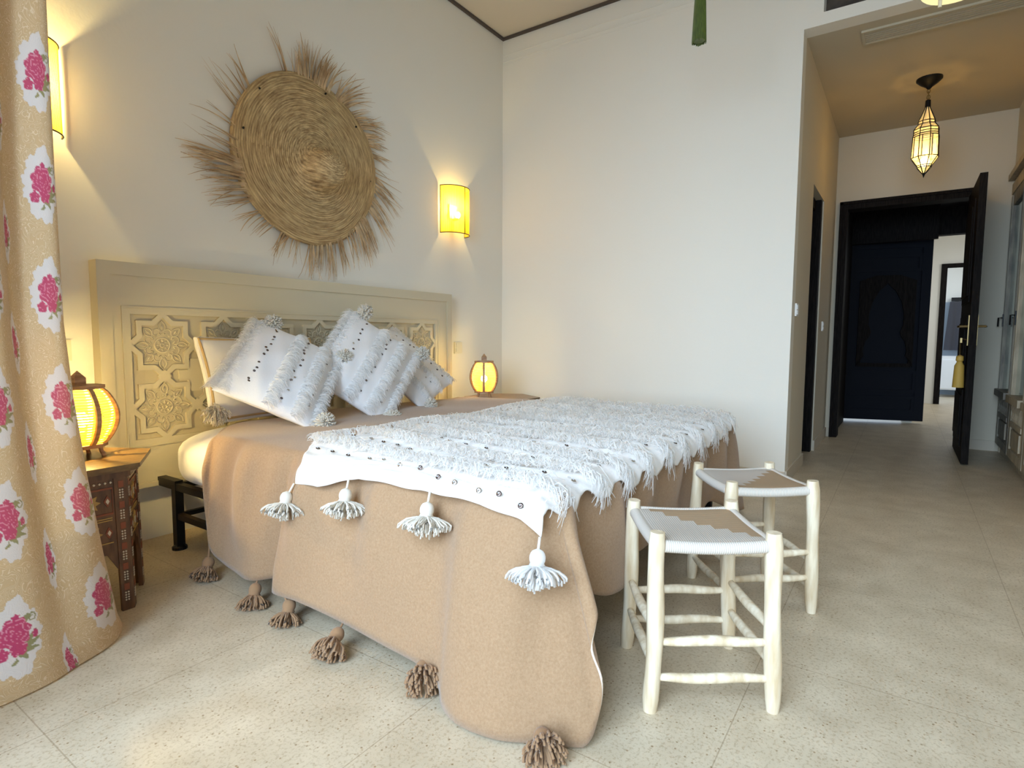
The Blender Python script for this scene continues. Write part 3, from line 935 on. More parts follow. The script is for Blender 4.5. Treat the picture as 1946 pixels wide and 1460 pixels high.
# ------------------------------------------------------------------ camel bedcover
bc = thing('bedcover', 'camel brown felt bedcover with brown tassels draped over the bed', 'bedcover', (-1.83, -1.3, 0))
ST = [  # (Tx, Ty, Hx, Hy, Hz)
 (-1.00, -0.38, -0.99, -0.36, 0.517), (-1.10, -0.385, -1.10, -0.365, 0.519), (-1.40, -0.37, -1.40, -0.35, 0.519), (-1.75, -0.345, -1.75, -0.325, 0.519),
 (-2.10, -0.30, -2.10, -0.285, 0.519), (-2.40, -0.30, -2.41, -0.285, 0.519), (-2.56, -0.38, -2.58, -0.36, 0.516),
 (-2.66, -0.48, -2.73, -0.52, 0.49), (-2.70, -0.54, -2.815, -0.60, 0.40), (-2.72, -0.57, -2.83, -0.635, 0.25), (-2.73, -0.62, -2.825, -0.655, 0.12),
 (-2.73, -0.70, -2.81, -0.72, 0.072), (-2.73, -0.82, -2.825, -0.82, 0.070), (-2.73, -0.96, -2.845, -0.95, 0.075),
 (-2.73, -1.04, -2.80, -1.03, 0.088), (-2.73, -1.09, -2.79, -1.065, 0.085), (-2.73, -1.13, -2.855, -1.10, 0.075),
 (-2.73, -1.25, -2.865, -1.25, 0.088), (-2.73, -1.42, -2.86, -1.43, 0.080), (-2.73, -1.60, -2.86, -1.62, 0.065), (-2.73, -1.75, -2.865, -1.78, 0.055),
 (-2.73, -1.83, -2.88, -1.85, 0.035), (-2.73, -1.90, -2.91, -1.89, 0.012), (-2.73, -1.96, -2.935, -1.96, 0.008), (-2.728, -2.01, -2.925, -2.06, 0.008),
 (-2.72, -2.035, -2.88, -2.15, 0.008), (-2.712, -2.045, -2.835, -2.235, 0.008), (-2.705, -2.05, -2.80, -2.255, 0.06), (-2.70, -2.052, -2.785, -2.26, 0.14),
 (-2.69, -2.054, -2.80, -2.24, 0.22), (-2.68, -2.056, -2.775, -2.235, 0.29), (-2.66, -2.058, -2.72, -2.17, 0.33), (-2.63, -2.045, -2.65, -2.09, 0.31),
 (-2.59, -2.045, -2.59, -2.075, 0.25), (-2.53, -2.045, -2.51, -2.12, 0.205), (-2.46, -2.045, -2.43, -2.135, 0.19), (-2.38, -2.045, -2.365, -2.125, 0.185), (-2.34, -2.045, -2.335, -2.09, 0.195),
 (-2.28, -2.045, -2.28, -2.075, 0.215), (-2.14, -2.045, -2.14, -2.09, 0.215), (-2.0, -2.045, -2.0, -2.08, 0.205), (-1.85, -2.045, -1.85, -2.095, 0.20),
 (-1.7, -2.045, -1.7, -2.08, 0.19), (-1.5, -2.045, -1.5, -2.10, 0.185), (-1.32, -2.045, -1.30, -2.085, 0.18), (-1.2, -2.045, -1.17, -2.12, 0.13),
 (-1.1, -2.045, -1.04, -2.13, 0.08), (-1.02, -2.055, -0.90, -2.14, 0.05), (-0.97, -2.04, -0.78, -2.12, 0.03), (-0.94, -2.0, -0.72, -2.05, 0.03),
 (-0.93, -1.9, -0.76, -1.93, 0.08), (-0.93, -1.75, -0.83, -1.75, 0.17), (-0.93, -1.5, -0.84, -1.5, 0.17), (-0.93, -1.2, -0.85, -1.2, 0.17),
 (-0.93, -0.9, -0.84, -0.9, 0.17), (-0.93, -0.6, -0.85, -0.6, 0.18), (-0.94, -0.44, -0.86, -0.42, 0.2), (-0.96, -0.39, -0.90, -0.37, 0.45)]
ST = np.array(ST)
def resample_closed(A, sub):
    n = len(A); out = []
    for i in range(n):
        p0, p1, p2, p3 = A[i - 1], A[i], A[(i + 1) % n], A[(i + 2) % n]
        for k in range(sub):
            t = k / sub
            out.append(p1 + 0.5 * t * (p2 - p0 + t * (2 * p0 - 5 * p1 + 4 * p2 - p3 + t * (3 * (p1 - p2) + p3 - p0))) * 1.0)
    return np.array(out)
SS = resample_closed(ST, 7)
SS[:, 4] = np.maximum(SS[:, 4], 0.008)
ns_ = len(SS)
TX, TY, HX, HY, HZ = SS.T
TZ = topz(TX, TY) + 0.006
rows = []
nin, nout = 26, 34
spx = np.clip(TX, -2.2, -1.45) * 0 + np.interp(TX, [-2.75, -0.93], [-2.25, -1.4]); spy = np.interp(TY, [-2.06, -0.3], [-1.45, -0.95])
for k in range(nin):
    t = k / nin
    x = spx + (TX - spx) * t; y = spy + (TY - spy) * t
    rows.append(np.stack([x, y, topz(x, y) + 0.006], -1))
dxy = np.stack([HX - TX, HY - TY], -1); dl_ = np.linalg.norm(dxy, axis=1)[:, None]; od = dxy / (dl_ + 1e-9)
drop = TZ - HZ
fac = np.clip(drop / 0.15, 0, 1)[:, None]
T3 = np.stack([TX, TY, TZ], -1); H3 = np.stack([HX, HY, HZ], -1)
C1 = T3 + np.concatenate([od * (0.075 * fac + 0.3 * dl_ * (1 - fac)), np.zeros((ns_, 1))], 1)
C2 = np.concatenate([(T3[:, :2] + od * np.minimum(0.085, dl_)) * 0.62 + H3[:, :2] * 0.38, (TZ - drop * 0.45)[:, None]], 1)
for k in range(nout + 1):
    t = k / nout
    B = (1 - t) ** 3 * T3 + 3 * (1 - t) ** 2 * t * C1 + 3 * (1 - t) * t * t * C2 + t ** 3 * H3
    # soft folds in the hanging part
    per = np.arange(ns_)
    amp = 0.018 * math.sin(PI * min(1, t * 1.1)) * fac[:, 0]
    wv = np.sin(B[:, 0] * 21 + B[:, 1] * 17 + 0.6 * np.sin(B[:, 2] * 9)) + 0.5 * np.sin(B[:, 1] * 37 + 2)
    B[:, :2] += od * (amp * wv)[:, None]
    rows.append(B)
CG = np.array(rows).transpose(1, 0, 2)
g = G().grid(CG, close_u=True)
cap = [tuple(int(i * CG.shape[1]) for i in range(ns_))]
g.f.append(np.array(cap)); g.mi.append(np.zeros(1))
cvr = g.build('cover_cloth', [COVER, SELVEDGE], bc, world=True, angle=3.2)
sol = cvr.modifiers.new('thickness', 'SOLIDIFY'); sol.thickness = 0.005; sol.offset = -1; sol.material_offset_rim = 1

def tassel(parent, top, knot, tip, flare, length, rk, ry, ym, n=60, cap_name='tassel', droop=0.5, seed=0, world=True):
    """cord + knot, and a flared yarn skirt as sub-part. top: where it is sewn on; knot: centre of the head; tip: direction of skirt"""
    r_ = np.random.default_rng(seed)
    top, knot, tip = map(lambda a: np.array(a, float), (top, knot, tip))
    ax = tip / np.linalg.norm(tip)
    g = G().tube([top, (top + knot) / 2 + [0.001, 0.001, 0], knot], 0.0035, 6)
    s = np.linspace(-1, 1, 9)
    a_ = np.cross(ax, [0.3, 0.8, 0.1]); a_ /= np.linalg.norm(a_); b_ = np.cross(ax, a_)
    ring = []
    for q in s:
        rr = rk * math.sqrt(max(1e-4, 1 - q * q)) + (0.35 * rk if q > 0.7 else 0)
        ring.append([knot + ax * (q * rk * 1.15) + rr * (math.cos(t) * a_ + math.sin(t) * b_) for t in np.arange(14) * 2 * PI / 14])
    g.grid(np.array(ring).transpose(1, 0, 2), close_u=True)
    o = g.build(cap_name, ym, parent, world=world, angle=3.2)
    root = knot + ax * rk * 0.9
    an = r_.uniform(0, 2 * PI, n); ra = np.sqrt(r_.uniform(0.02, 1, n))
    ll = length * r_.uniform(0.85, 1.08, n)
    m = 6
    P = np.zeros((n, m, 3))
    for i in range(n):
        e = math.cos(an[i]) * a_ + math.sin(an[i]) * b_
        out = flare * ra[i]
        for k in range(m):
            t = k / (m - 1)
            P[i, k] = root + e * (0.5 * rk * ra[i] + out * length * math.sin(t * PI / 2) ** 0.8) + ax * (ll[i] * (t * (1 - 0.45 * ra[i] * flare))) + np.array([0, 0, -droop * 0.02 * t * t]) + r_.normal(size=3) * 0.0012
    zmin = 0.004
    P[..., 2] = np.maximum(P[..., 2], zmin + ry)
    gs = G().yarns(P, ry)
    gs.build('yarn_skirt', ym, o, world=world, angle=3.2)
    return o

# brown floor tassels along the camera side hem
for i, (tp, kn, tipd, fl, ln) in enumerate((
        ((-2.815, -0.62, 0.085), (-2.83, -0.645, 0.062), (-0.45, -0.35, -0.62), 0.75, 0.055),
        ((-2.845, -0.975, 0.078), (-2.85, -0.985, 0.052), (-0.4, -0.3, -0.8), 0.8, 0.06),
        ((-2.86, -1.175, 0.078), (-2.855, -1.185, 0.052), (-0.35, -0.2, -0.8), 0.8, 0.055),
        ((-2.862, -1.455, 0.082), (-2.89, -1.465, 0.055), (-0.75, -0.3, -0.35), 0.7, 0.062),
        ((-2.865, -1.775, 0.062), (-2.868, -1.785, 0.055), (-0.9, -0.95, -0.12), 0.85, 0.052),
        ((-2.872, -2.155, 0.02), (-2.892, -2.165, 0.034), (-0.85, -0.75, -0.08), 0.9, 0.048))):
    hm = CG[:, -1]; hm = hm[hm[:, 0] < -2.76]
    tp = hm[np.argmin(np.abs(hm[:, 1] - tp[1]) + 0.3 * np.abs(hm[:, 2] - tp[2]))]
    tassel(bc, tp, kn, tipd, fl, ln, 0.021, 0.0032, YARNB, n=95, seed=20 + i)

# ------------------------------------------------------------------ white sequined throw
th = thing('wedding_throw', 'white shaggy sequined wool throw laid across the foot of the bed', 'throw', (-1.83, -1.6, 0.5))
RAD = 0.075
def throw_surf(s, y, lift=0.0):
    """s: distance across the bed (equals x on top); runs over the left edge and down"""
    s = np.asarray(s, float); y = np.asarray(y, float)
    xe = -2.725
    zt = topz(np.maximum(s, xe), y) + 0.016 + lift
    d = np.maximum(xe - s, 0)
    a = np.minimum(d / (RAD), PI / 2)
    down = np.maximum(d - RAD * PI / 2, 0)
    x = np.where(s >= xe, s, xe - (RAD + 0.027 + lift) * np.sin(a) - down * 0.15)
    z = np.where(s >= xe, zt, zt - (RAD + 0.006 + lift) * (1 - np.cos(a)) - down)
    # foot side rounding
    ye = -2.045
    dy = np.maximum(ye - y, 0)
    b = np.minimum(dy / 0.06, PI / 2); dn = np.maximum(dy - 0.06 * PI / 2, 0)
    y2 = np.where(y >= ye, y, ye - (0.075 + lift) * np.sin(b) - dn * 0.1)
    zf = topz(np.maximum(s, xe), np.maximum(y, ye)) + 0.016 + lift - (0.065 * (1 - np.cos(b)) + dn)
    z = np.where(y >= ye, z, np.minimum(z, zf))
    return np.stack([x, y2, z], -1)
hs = [-2.89, -2.80, -2.72, -2.6, -2.35, -2.0, -1.6, -1.25, -0.95, -0.86]
hy = [-1.20, -1.17, -1.12, -1.02, -1.06, -1.04, -1.07, -1.05, -1.10, -1.15]
fs_ = [-2.89, -2.80, -2.7, -2.5, -2.2, -1.9, -1.5, -1.1, -0.86]
fy = [-2.10, -2.12, -2.115, -2.12, -2.13, -2.14, -2.14, -2.12, -2.04]
ns2, nt2 = 300, 150
s = np.linspace(-2.885, -0.86, ns2); t = np.linspace(0, 1, nt2)
S2, T2 = np.meshgrid(s, t, indexing='ij')
edge = 0.018 * np.sin(S2 * 31) * T2 ** 6
YH = np.interp(S2, hs, hy) + 0.012 * np.sin(S2 * 23) * (1 - T2) ** 6; YF = np.interp(S2, fs_, fy)
Y2 = YH + (YF - YH) * T2 + edge
# left hem wanders, hanging lower towards the foot
S3 = np.where(S2 < -2.725, -2.725 - (-2.725 - S2) / 0.16 * np.interp(T2, [0, 0.12, 0.3, 0.55, 0.8, 0.93, 1], [0.12, 0.115, 0.07, 0.075, 0.075, 0.085, 0.11]), S2)
P = throw_surf(S3, Y2)
P[..., 2] += 0.0035 * np.sin(S2 * 90 + 3 * np.sin(Y2 * 9)) * np.sin(Y2 * 23)
g = G().grid(P)
tc_ = g.build('woven_cloth', [THROWC, THROWC], th, world=True, angle=3.2)
sol = tc_.modifiers.new('thickness', 'SOLIDIFY'); sol.thickness = 0.005; sol.offset = 1
NB = 10
def band_s(k, t):
    return -2.615 + 0.187 * k + (-0.085) * t + 0.012 * np.sin(7 * t + k)
for k in range(NB):
    for sub in range(1):
        n = 950
        t_ = rng.uniform(0.0, 1.0, n) ** 0.95
        s_ = band_s(k, t_) + rng.normal(size=n) * 0.012
        y_ = np.interp(s_, hs, hy) * (1 - t_) + np.interp(s_, fs_, fy) * t_
        near_foot = np.clip((t_ - 0.85) / 0.15, 0, 1)
        ang = rng.normal(size=n) * 0.55 + 0.55
        du, dv = -np.sin(ang), -np.cos(ang)
        ln = rng.uniform(0.05, 0.095, n)
        m = 5
        q = np.linspace(0, 1, m)[None]
        ss = s_[:, None] + du[:, None] * ln[:, None] * q
        yy = y_[:, None] + dv[:, None] * ln[:, None] * q
        Q = throw_surf(ss, yy, 0.0)
        hgt = rng.uniform(0.012, 0.036, n)[:, None]
        Q[..., 2] += hgt * np.sin(np.minimum(q * 1.35, 1) * PI * 0.8) + 0.004
        Q += rng.normal(size=Q.shape) * 0.0018
        over = yy < -2.10
        Q[..., 1] -= np.where(over, 0.006, 0)
        gg = G().strands(Q, np.full(n, 0.0042), side=np.array([0, 0, 1.0]) + rng.normal(size=(n, 1, 3)) * 0.5)
        gg.build('fringe_band', YARNW, th, world=True, angle=3.2)
# a short fringe along the head-side edge
n = 1100
s_ = rng.uniform(-2.66, -0.88, n); y_ = np.interp(s_, hs, hy) - 0.01
q = np.linspace(0, 1, 5)[None]; ang = rng.normal(size=n) * 0.6
ln = rng.uniform(0.02, 0.05, n)
Q = throw_surf(s_[:, None] + np.sin(ang)[:, None] * ln[:, None] * q, y_[:, None] + np.cos(ang)[:, None] * ln[:, None] * q)
Q[..., 2] += 0.022 * np.sin(q * PI * 0.8) + 0.003
G().strands(Q, np.full(n, 0.004)).build('edge_fringe', YARNW, th, world=True, angle=3.2)
# sequins with their thread loops
def sequin(parent, p, nrm, m, thread=None, r=0.0065, world=True):
    nrm = np.array(nrm, float); nrm /= np.linalg.norm(nrm)
    a_ = np.cross(nrm, [0.31, 0.2, 0.9]); a_ /= np.linalg.norm(a_); b_ = np.cross(nrm, a_)
    an = np.arange(10) * 2 * PI / 10
    g = G()
    p = np.array(p)
    ro = [p + nrm * 0.0008 + r * (math.cos(t) * a_ + math.sin(t) * b_) for t in an]
    rm = [p + nrm * 0.0030 + r * 0.72 * (math.cos(t) * a_ + math.sin(t) * b_) for t in an]
    ri = [p + nrm * 0.0012 + r * 0.22 * (math.cos(t) * a_ + math.sin(t) * b_) for t in an]
    g.grid(np.array([ro, rm, ri]).transpose(1, 0, 2), close_u=True)
    if thread is not None:
        th_ = np.array(thread)
        g.tube([p + nrm * 0.003, p + nrm * 0.006 + th_ * 0.5, p + nrm * 0.002 + th_], 0.0018, 4, mi=1)
    return g.build('sequin', [m, YARNW], parent, world=world, angle=3.2)
cnt = 0
for k in range(-1, NB - 1):
    rowt = np.linspace(0.06, 0.94, 12 if k < 2 else 9)
    for j, t_ in enumerate(rowt):
        if cnt >= 96: break
        s_ = band_s(k, t_) + 0.105 + random.uniform(-0.012, 0.012)
        t2 = t_ + random.uniform(-0.02, 0.02)
        y_ = float(np.interp(s_, hs, hy) * (1 - t2) + np.interp(s_, fs_, fy) * t2)
        p = throw_surf(s_, y_, 0.006)
        nr = (0, -0.3, 1) if s_ > -2.72 else (-0.8, -0.2, 0.5)
        sequin(th, p, nr, SEQUIN_D if random.random() < 0.7 else SEQUIN, (random.uniform(-0.01, 0.02), random.uniform(0.01, 0.03), 0.002), r=0.0075)
        cnt += 1
# white tassels along the hem facing us
hemline = P[0]
for i, y in enumerate((-1.165, -1.44, -1.765, None)):
    tp = hemline[-1] if y is None else hemline[np.argmin(np.abs(hemline[:, 1] - y))]
    tp = tp + np.array([-0.004, 0, 0.002])
    kn = tp + np.array([-0.016 if i else -0.022, -0.004 if i else 0.012, -0.044])
    tassel(th, tp, kn, (-0.28, -0.12, -0.95), 1.25, 0.05, 0.019, 0.0027, YARNC if i < 3 else YARNW, n=120, seed=40 + i)

# ================================================================== PILLOWS
def cushion_frame(c, ex, ez, w_, h_, T):
    """c centre; ex: unit along width; ez: unit along height; normal = ex x ez towards the viewer"""
    ex = np.array(ex, float); ex /= np.linalg.norm(ex)
    ez = np.array(ez, float); ez -= ex * (ez @ ex); ez /= np.linalg.norm(ez)
    nn_ = np.cross(ex, ez)
    c = np.array(c, float)
    def F(a, b, side=1.0, lift=0.0):
        a = np.asarray(a, float); b = np.asarray(b, float)
        prof = np.clip((1 - np.abs(a) ** 2.4) * (1 - np.abs(b) ** 2.4), 0, 1) ** 0.55
        pin = 1 - 0.05 * (1 - np.abs(b) ** 2) * np.abs(a) ** 3
        pin2 = 1 - 0.05 * (1 - np.abs(a) ** 2) * np.abs(b) ** 3
        wr_ = 0.004 * np.sin(a * 9 + b * 5) + 0.003 * np.sin(b * 13 - a * 6)
        h = side * (T * prof + wr_ * prof + lift)
        return c + (a * pin * w_ / 2)[..., None] * ex + (b * pin2 * h_ / 2)[..., None] * ez + np.asarray(h)[..., None] * nn_
    return F, ex, ez, nn_

def cushion_mesh(F, n=36):
    a = np.sin(np.linspace(-PI / 2, PI / 2, n))
    A, B = np.meshgrid(a, a, indexing='ij')
    g = G().grid(F(A, B, 1.0)).grid(F(A, B, -1.0)[::-1])
    return g

def pom(parent, c, r, ym, top, seed, world=True, sq=(1, 1, 1)):
    r_ = np.random.default_rng(seed)
    c = np.array(c, float); top = np.array(top, float)
    g = G().tube([top, (top + c) / 2, c], 0.006, 6)
    o = g.build('tassel', ym, parent, world=world)
    n = 260
    d = r_.normal(size=(n, 3)); d /= np.linalg.norm(d, axis=1)[:, None]
    q = np.linspace(0.25, 1, 4)
    P = c + d[:, None, :] * (q[None, :, None]) * r * r_.uniform(0.85, 1.12, (n, 1, 1)) * np.array(sq)
    P += r_.normal(size=P.shape) * 0.0012
    P[..., 2] = np.maximum(P[..., 2], 0.533)
    G().yarns(P, 0.0031).build('yarn_pompom', ym, o, world=world, angle=3.2)
    return o

def tasselled_cushion(label, c, ex, ez, w_, h_, T, bands, rows_, poms, seed):
    """bands: b positions of the fringe lines (running along ex)"""
    global rng
    root = thing('tasselled_cushion', label, 'cushion', tuple(c), 0, 'white tasselled cushions on the bed')
    F, ex, ez, nn_ = cushion_frame(c, ex, ez, w_, h_, T)
    cushion_mesh(F).build('cushion_cover', PILLOWC, root, world=True, angle=3.2)
    r_ = np.random.default_rng(seed)
    for b0 in bands:
        n = 700
        a = r_.uniform(-0.97, 0.97, n); b = b0 + r_.normal(size=n) * 0.02
        base = F(a, np.clip(b, -1, 1), 1.0, 0.002)
        ln = r_.uniform(0.035, 0.06, n)
        if abs(b0) > 0.9: ln *= 0.9
        m = 5; q = np.linspace(0, 1, m)
        dirn = (-ez * (1 if b0 < 0.97 else -1.0))[None] + 0.35 * ex[None] * r_.normal(size=(n, 1)) + (0.55 if b0 < 0.97 else 0.15) * nn_[None]
        dirn /= np.linalg.norm(dirn, axis=1)[:, None]
        P = base[:, None] + dirn[:, None] * ln[:, None, None] * q[None, :, None]
        P += np.array([0, 0, -1.0]) * (q ** 2)[None, :, None] * ln[:, None, None] * 0.30
        P -= nn_[None, None] * (q ** 2)[None, :, None] * ln[:, None, None] * 0.28
        P += nn_[None, None] * (r_.uniform(0, 0.016, (n, 1, 1)) * np.sin(q * PI * 0.8)[None, :, None])
        P += r_.normal(size=P.shape) * 0.0022
        P[..., 2] = np.maximum(P[..., 2], 0.53)
        G().strands(P, np.full(n, 0.0045), side=nn_ + r_.normal(size=(n, 1, 3)) * 0.4).build('fringe_band', YARNW, root, world=True, angle=3.2)
    for b0, na in rows_:
        for j in range(na):
            a = -0.82 + 1.64 * (j + 0.5) / na + r_.uniform(-0.05, 0.05)
            b = b0 + r_.uniform(-0.04, 0.04)
            p = F(np.array(a), np.array(b), 1.0, 0.001)
            sequin(root, p, nn_ + r_.normal(size=3) * 0.2, SEQUIN if r_.uniform() < 0.3 else SEQUIN_D, r=0.0062)
    for i, (a, b, r, off) in enumerate(poms):
        e = F(np.array(a * 0.97), np.array(b * 0.97))
        cc = e + np.array(off)
        pom(root, cc, r, YARNC, e, seed + i)
    return root

# left big cushion: long axis runs from low left to high right
def lean(vx, vz, k):
    """direction in the leaning plane: vx along the headboard, vz up; the plane leans back by k (dy per unit up)"""
    return np.array([vx, vz * k, vz])
def plane_axes(ang, k, twist=0.0):
    e = lean(math.cos(ang), math.sin(ang), k); e[1] += twist * math.cos(ang)
    f = lean(-math.sin(ang), math.cos(ang), k); f[1] += -twist * math.sin(ang)
    return e, f
tasselled_cushion('white fringed cushion standing on its corner, left of the three', (-2.35, -0.43, 0.758), (0.686, 0.495, 0.533), (-0.724, 0.535, 0.435), 0.56, 0.42, 0.075,
                  (1.0, 0.95, 0.06, -0.52, -0.97), ((0.5, 13), (-0.24, 11), (-0.76, 6)),
                  ((1, 1, 0.043, (0.045, -0.05, -0.01)), (1, -1, 0.042, (0.0, -0.05, 0.0)), (-1, -1, 0.043, (0.05, -0.04, 0.02))), 101)
tasselled_cushion('white fringed cushion with a pompom at its top corner, in the middle', (-1.875, -0.455, 0.772), (0.737, 0.276, 0.617), (-0.656, 0.511, 0.555), 0.56, 0.42, 0.075,
                  (1.0, 0.95, 0.12, -0.45, -0.96), ((0.52, 10), (-0.16, 9), (-0.72, 6)),
                  ((1, 1, 0.043, (0.045, -0.05, 0.0)), (1, -1, 0.040, (0.01, -0.05, 0.0)), (-1, -1, 0.043, (0.04, -0.04, 0.02))), 131)
tasselled_cushion('white fringed cushion leaning behind the others at the right', (-1.47, -0.345, 0.742), (0.407, -0.634, -0.658), (0.913, 0.277, 0.299), 0.52, 0.44, 0.065,
                  (1.0, 0.94, 0.2, -0.5), ((0.6, 9), (-0.15, 7)),
                  ((1, -1, 0.036, (0.0, -0.06, 0.03)),), 161)

def sleeping_pillow(label, c, ex, ez, w_, h_, T, with_tassel):
    root = thing('sleeping_pillow', label, 'pillow', tuple(c), 0)
    F, ex, ez, nn_ = cushion_frame(c, ex, ez, w_, h_, T)
    cushion_mesh(F).build('pillow_cover', LINEN, root, world=True, angle=3.2)
    # piping all round
    pts = []
    for a, b in [(t, -1) for t in np.linspace(-1, 1, 16)] + [(1, t) for t in np.linspace(-1, 1, 16)[1:]] + [(t, 1) for t in np.linspace(1, -1, 16)[1:]] + [(-1, t) for t in np.linspace(1, -1, 16)[1:]]:
        pts.append(F(np.array(a * 1.0), np.array(b * 1.0)) + nn_ * 0.004)
    G().tube(pts, 0.006, 6).build('piping', TRIMTAN, root, world=True)
    pts2 = [p - nn_ * 0.020 for p in pts]
    G().tube(pts2, 0.016, 8).build('flange', LINEN, root, world=True)
    if with_tassel:
        p = F(np.array(-1.0), np.array(-0.52))
        tassel(root, p, p + np.array([-0.005, -0.035, -0.03]), (-0.3, -0.5, -0.5), 1.1, 0.05, 0.018, 0.0027, YARNC, n=90, seed=77)
    return root
sleeping_pillow('plain white pillow with tan piping standing against the headboard', (-2.285, -0.20, 0.725), (1, 0.03, 0), (0.0, 0.30, 1), 0.60, 0.38, 0.05, True)

# ================================================================== STOOLS
def make_stool(label):
    t = thing('rope_stool', label, 'stool', (0, 0, 0), 0, 'peeled wood stools at the foot of the bed')
    r_ = np.random.default_rng(5)
    feet = [(-0.150, -0.150), (0.150, -0.150), (0.150, 0.150), (-0.150, 0.150)]
    tops = [(-0.140, -0.140), (0.140, -0.140), (0.140, 0.140), (-0.140, 0.140)]
    for (fx, fy_), (tx, ty) in zip(feet, tops):
        n = 16
        pts, rad = [], []
        for k in range(n):
            q = k / (n - 1)
            pts.append((fx + (tx - fx) * q + 0.0022 * math.sin(q * 7 + fx * 50), fy_ + (ty - fy_) * q + 0.0022 * math.sin(q * 6 + fy_ * 70), 0.45 * q))
            rad.append(0.0205 + 0.0012 * math.sin(q * 11 + fx * 30) - (0.0045 if k == 0 else 0.001 if k == 1 else 0) - (0.003 if k == n - 1 else 0))
        g = G().tube(pts, rad, 14)
        o = g.build('leg', POLE, t, angle=1.0)
    def at(i, z):
        q = z / 0.45
        return np.array([feet[i][0] + (tops[i][0] - feet[i][0]) * q, feet[i][1] + (tops[i][1] - feet[i][1]) * q, z])
    for (i, j), zs in (((0, 1), (0.085, 0.178)), ((3, 2), (0.085, 0.178)), ((0, 3), (0.12, 0.205)), ((1, 2), (0.12, 0.205))):
        for z in zs:
            a, b = at(i, z), at(j, z)
            q = np.linspace(0.045, 0.955, 10)
            pts = [a + (b - a) * k + np.array([0, 0, 0.002 * math.sin(k * 9 + z * 90)]) for k in q]
            rad = 0.0065 + 0.0068 * np.sin(q * PI) ** 0.6
            G().tube(pts, rad, 10).build('stretcher', POLE, t, angle=1.0)
    # wound rails
    g = G()
    for i in range(4):
        a, b = at(i, 0.417), at((i + 1) % 4, 0.417)
        q = np.linspace(0.06, 0.94, 14)
        pts = [a + (b - a) * k - np.array([0, 0, 0.006 * math.sin(k * PI)]) for k in q]
        g.tube(pts, 0.0155, 12)
    g.build('wound_rail', CORD, t, angle=1.2)
    a = np.linspace(-0.139, 0.139, 40)
    A, B = np.meshgrid(a, a, indexing='ij')
    sag = (1 - (A / 0.139) ** 2) * (1 - (B / 0.139) ** 2)
    Z = 0.4320 - 0.010 * sag - 0.004 * (np.abs(A) / 0.139) ** 8 - 0.004 * (np.abs(B) / 0.139) ** 8 - 0.006 * (np.cos(A / 0.139 * PI / 2) * (np.abs(B) / 0.139) ** 3 + np.cos(B / 0.139 * PI / 2) * (np.abs(A) / 0.139) ** 3)
    keep = G()
    top_ = np.stack([A, B, Z], -1); bot_ = np.stack([A, B, Z - 0.012], -1)
    g = G().grid(top_).grid(bot_[::-1])
    g.build('woven_seat', SEAT, t, angle=3.2)
    return t
st1 = make_stool('peeled wood stool with woven cord seat, nearest the camera')
st1.location = (-2.408, -2.352, 0); st1.rotation_euler = (0, 0, math.radians(-56))
st2 = copy_thing(st1, (-1.785, -2.36, 0), math.radians(-142), 'peeled wood stool with woven cord seat, behind the nearer stool')

